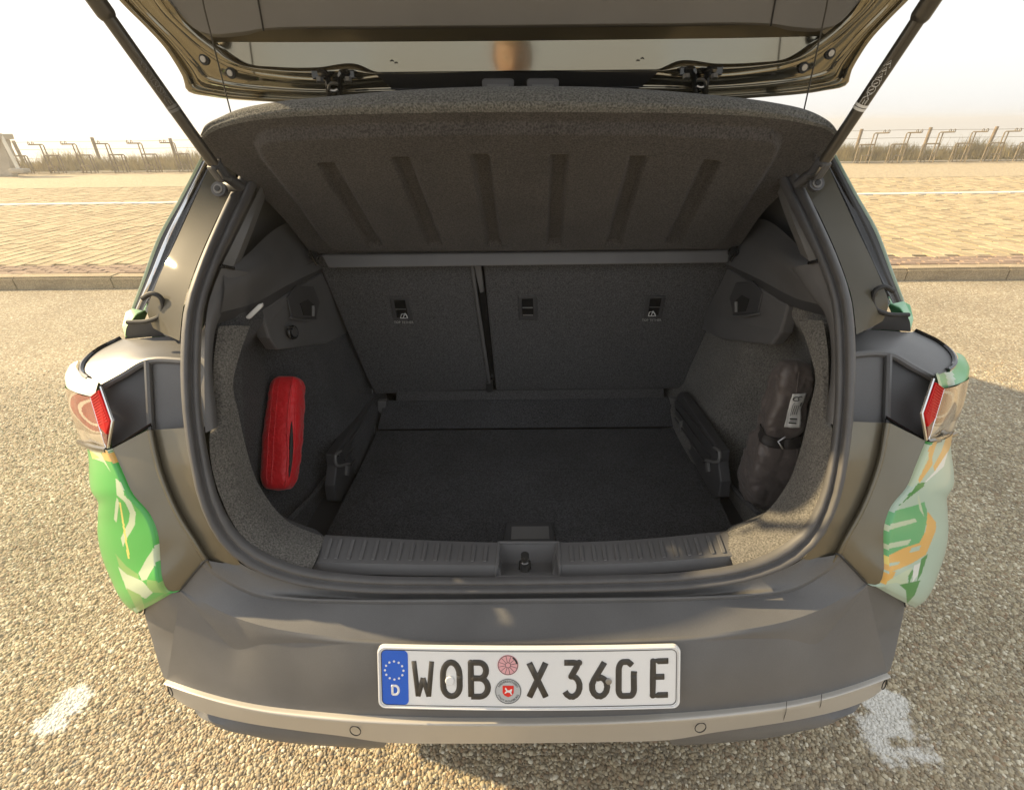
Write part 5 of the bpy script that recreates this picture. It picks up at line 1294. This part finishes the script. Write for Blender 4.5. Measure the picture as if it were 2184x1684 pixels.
# ================================================================== the photographer, seen only mirrored in the tailgate
skin = mat('skin', (.56, .37, .275), .5, vary=.06, vscale=20); hairm = mat('grey_hair', (.34, .27, .19), .8, bump=.6, bscale=120, vary=.3, vscale=80)
shirt = mat('navy_jacket', (.035, .04, .055), .8, bump=.4, bscale=60); jeans = mat('jeans', (.05, .065, .10), .85, bump=.3, bscale=400); shoe = mat('shoe', (.03, .025, .02), .6); eyew = mat('eye_white', (.7, .68, .65), .2); eyed = mat('eye_dark', (.02, .015, .01), .15)
PX0, PY0, KZ = -.02, -1.0, .945
ph = empty('person', (PX0, PY0, 0)); tag(ph, 'person in a dark jacket and jeans standing behind the car taking the picture', 'person')
def skin_body(name, verts, edges, m, parent, sub=2):
    me = bpy.data.meshes.new(name); me.from_pydata([(PX0+x, PY0+y, z*KZ if z < 1.1 or abs(x) < .05 else z*KZ+.0) for x, y, z, r in verts], edges, [])
    o = link(name, me, m, parent); sk = o.modifiers.new('skin', 'SKIN'); ly = me.skin_vertices[0].data
    for i, (x, y, z, r) in enumerate(verts): ly[i].radius = r if isinstance(r, tuple) else (r, r)
    ly[0].use_root = True; sk.use_smooth_shade = True
    sb = o.modifiers.new('subd', 'SUBSURF'); sb.levels = sb.render_levels = sub
    for p_ in me.polygons: p_.use_smooth = True
    return o
V_ = [(0, 0, .98, (.16, .11)), (0, -.01, 1.15, (.145, .10)), (0, 0, 1.33, (.17, .115)), (0, 0, 1.45, (.13, .09)), (0, .01, 1.52, .055), (0, .02, 1.57, .052),
      (-.19, 0, 1.43, .06), (-.26, .08, 1.22, .048), (-.13, .27, 1.37, .036), (-.09, .33, 1.43, .03),
      (.19, 0, 1.43, .06), (.26, .08, 1.22, .048), (.13, .27, 1.37, .036), (.09, .33, 1.43, .03),
      (-.10, 0, .90, .095), (-.115, .02, .50, .062), (-.12, -.01, .10, .045), (.10, 0, .90, .095), (.115, .02, .50, .062), (.12, -.01, .10, .045)]
E_ = [(0, 1), (1, 2), (2, 3), (3, 4), (4, 5), (3, 6), (6, 7), (7, 8), (8, 9), (3, 10), (10, 11), (11, 12), (12, 13), (0, 14), (14, 15), (15, 16), (0, 17), (17, 18), (18, 19)]
bod = skin_body('body', V_, E_, shirt, ph)
for q in (-1, 1):
    tube('trouser_leg', [(PX0+q*.10, PY0, .97), (PX0+q*.105, PY0+.005, .75), (PX0+q*.117, PY0+.02, .50), (PX0+q*.12, PY0-.005, .2), (PX0+q*.12, PY0-.01, .06)], [.112, .10, .078, .065, .068], jeans, ph, n=16)
    bm = bmesh.new(); bmesh.ops.create_uvsphere(bm, u_segments=16, v_segments=10, radius=1)
    for v in bm.verts: v.co = Vector((PX0+q*.125+v.co.x*.05, PY0+.06+v.co.y*.14, max(.004, .045+v.co.z*.055)))
    fin('shoe', bm, shoe, ph)
    hx_ = q*.085
    hv = [(hx_, .34, 1.435, .024), (hx_*.95, .40, 1.46, .026)]; he = [(0, 1)]
    for f, (dx, l_) in enumerate(((-.024, .034), (-.008, .04), (.008, .038), (.023, .03))):
        b = len(hv); hv += [(hx_*.95+dx, .425, 1.475, .0095), (hx_*.8+dx, .425+l_*.7, 1.49+l_*.3, .0088), (hx_*.7+dx, .43+l_*.6, 1.49+l_*1.0, .008)]; he += [(1, b), (b, b+1), (b+1, b+2)]
    b = len(hv); hv += [(hx_-q*.03, .385, 1.47, .011), (hx_-q*.045, .405, 1.5, .0095)]; he += [(0, b), (b, b+1)]
    skin_body('hand', hv, he, skin, bod)
bm = bmesh.new(); bmesh.ops.create_uvsphere(bm, u_segments=40, v_segments=28, radius=1)
hc = Vector((PX0, PY0+.03, 1.607))
for v in bm.verts:
    x, y, z = v.co
    x *= .078*(1-.18*max(0, -z)); y2 = y*.096; z2 = z*.122
    if y > 0:
        nose = math.exp(-((x/.012)**2))*math.exp(-((z+.12)/.17)**2)*.020; y2 += nose
        y2 -= .010*math.exp(-((abs(x)-.030)/.013)**2)*math.exp(-((z-.12)/.10)**2)
        y2 += .006*math.exp(-((x/.022)**2))*math.exp(-((z+.46)/.06)**2)-.004*math.exp(-((x/.022)**2))*math.exp(-((z+.40)/.02)**2)
        y2 += .012*math.exp(-((x/.03)**2))*math.exp(-((z+.82)/.14)**2)+.005*math.exp(-((z-.27)/.08)**2)
    v.co = hc+Vector((x, y2, z2))
head = fin('head', bm, skin, ph, ang=0)
tube('neck', [hc+Vector((0, -.02, -.08)), Vector((PX0, PY0+.0, 1.43))], .055, skin, head, n=20)
for q in (-1, 1):
    e = hc+Vector((q*.030, .079, .014)); bm = bmesh.new(); bmesh.ops.create_uvsphere(bm, u_segments=14, v_segments=10, radius=.0115)
    bmesh.ops.translate(bm, verts=bm.verts, vec=e); ey = fin('eye', bm, eyew, head); fin('iris', discbm(e+Vector((0, .0105, 0)), (0, 1, 0), .005, .0016, n=14), eyed, head)
    bm = bmesh.new(); bmesh.ops.create_uvsphere(bm, u_segments=12, v_segments=10, radius=1)
    for v in bm.verts: v.co = hc+Vector((q*(.079+v.co.x*.012), -.005+v.co.y*.017, .0+v.co.z*.032))
    fin('ear', bm, skin, head)
    tube('eyebrow', [hc+Vector((q*a, .093-a*.35, .036-abs(a-.03)*.2)) for a in (.014, .03, .046)], .004, hairm, head, n=6)
mo = tube('mouth', [hc+Vector((a, .093-a*a*6, -.052)) for a in (-.022, -.01, 0, .01, .022)], .0042, mat('lips', (.42, .16, .13), .5), head, n=6)
bm = bmesh.new(); bmesh.ops.create_uvsphere(bm, u_segments=32, v_segments=24, radius=1)
bmesh.ops.delete(bm, geom=[v for v in bm.verts if v.co.z < -.25 or (v.co.y > .30 and v.co.z < .42)], context='VERTS')
for v in bm.verts: v.co = hc+Vector((v.co.x*.090, v.co.y*.106-.002, v.co.z*.132))*(1) + v.co*.006*mnoise.noise(v.co*11)
fin('hair', bm, hairm, head, ang=0)
pz = empty('phone', (-.01, -.512, 1.36)); tag(pz, 'slim black phone held up in both hands of the person', 'phone')
bx_ = box('phone_body', (-.01, -.512, 1.40), .155, .008, .076, blackg, pz, bevel=.003)

# ------------------------------------------------------------------ sea mist
bm = boxbm((0, 440, -.65), 2000, 1000, 7.1)
hz = fin('haze', bm, None, smooth=False); tag(hz, kind='stuff')
hm = bpy.data.materials.new('mist'); hm.use_nodes = True; hm.node_tree.nodes.clear()
o2 = hm.node_tree.nodes.new('ShaderNodeOutputMaterial'); vp = hm.node_tree.nodes.new('ShaderNodeVolumePrincipled')
vp.inputs['Color'].default_value = (.96, .95, .93, 1); vp.inputs['Density'].default_value = HAZE; vp.inputs['Anisotropy'].default_value = .3
hm.node_tree.links.new(vp.outputs[0], o2.inputs['Volume']); hz.data.materials.append(hm)
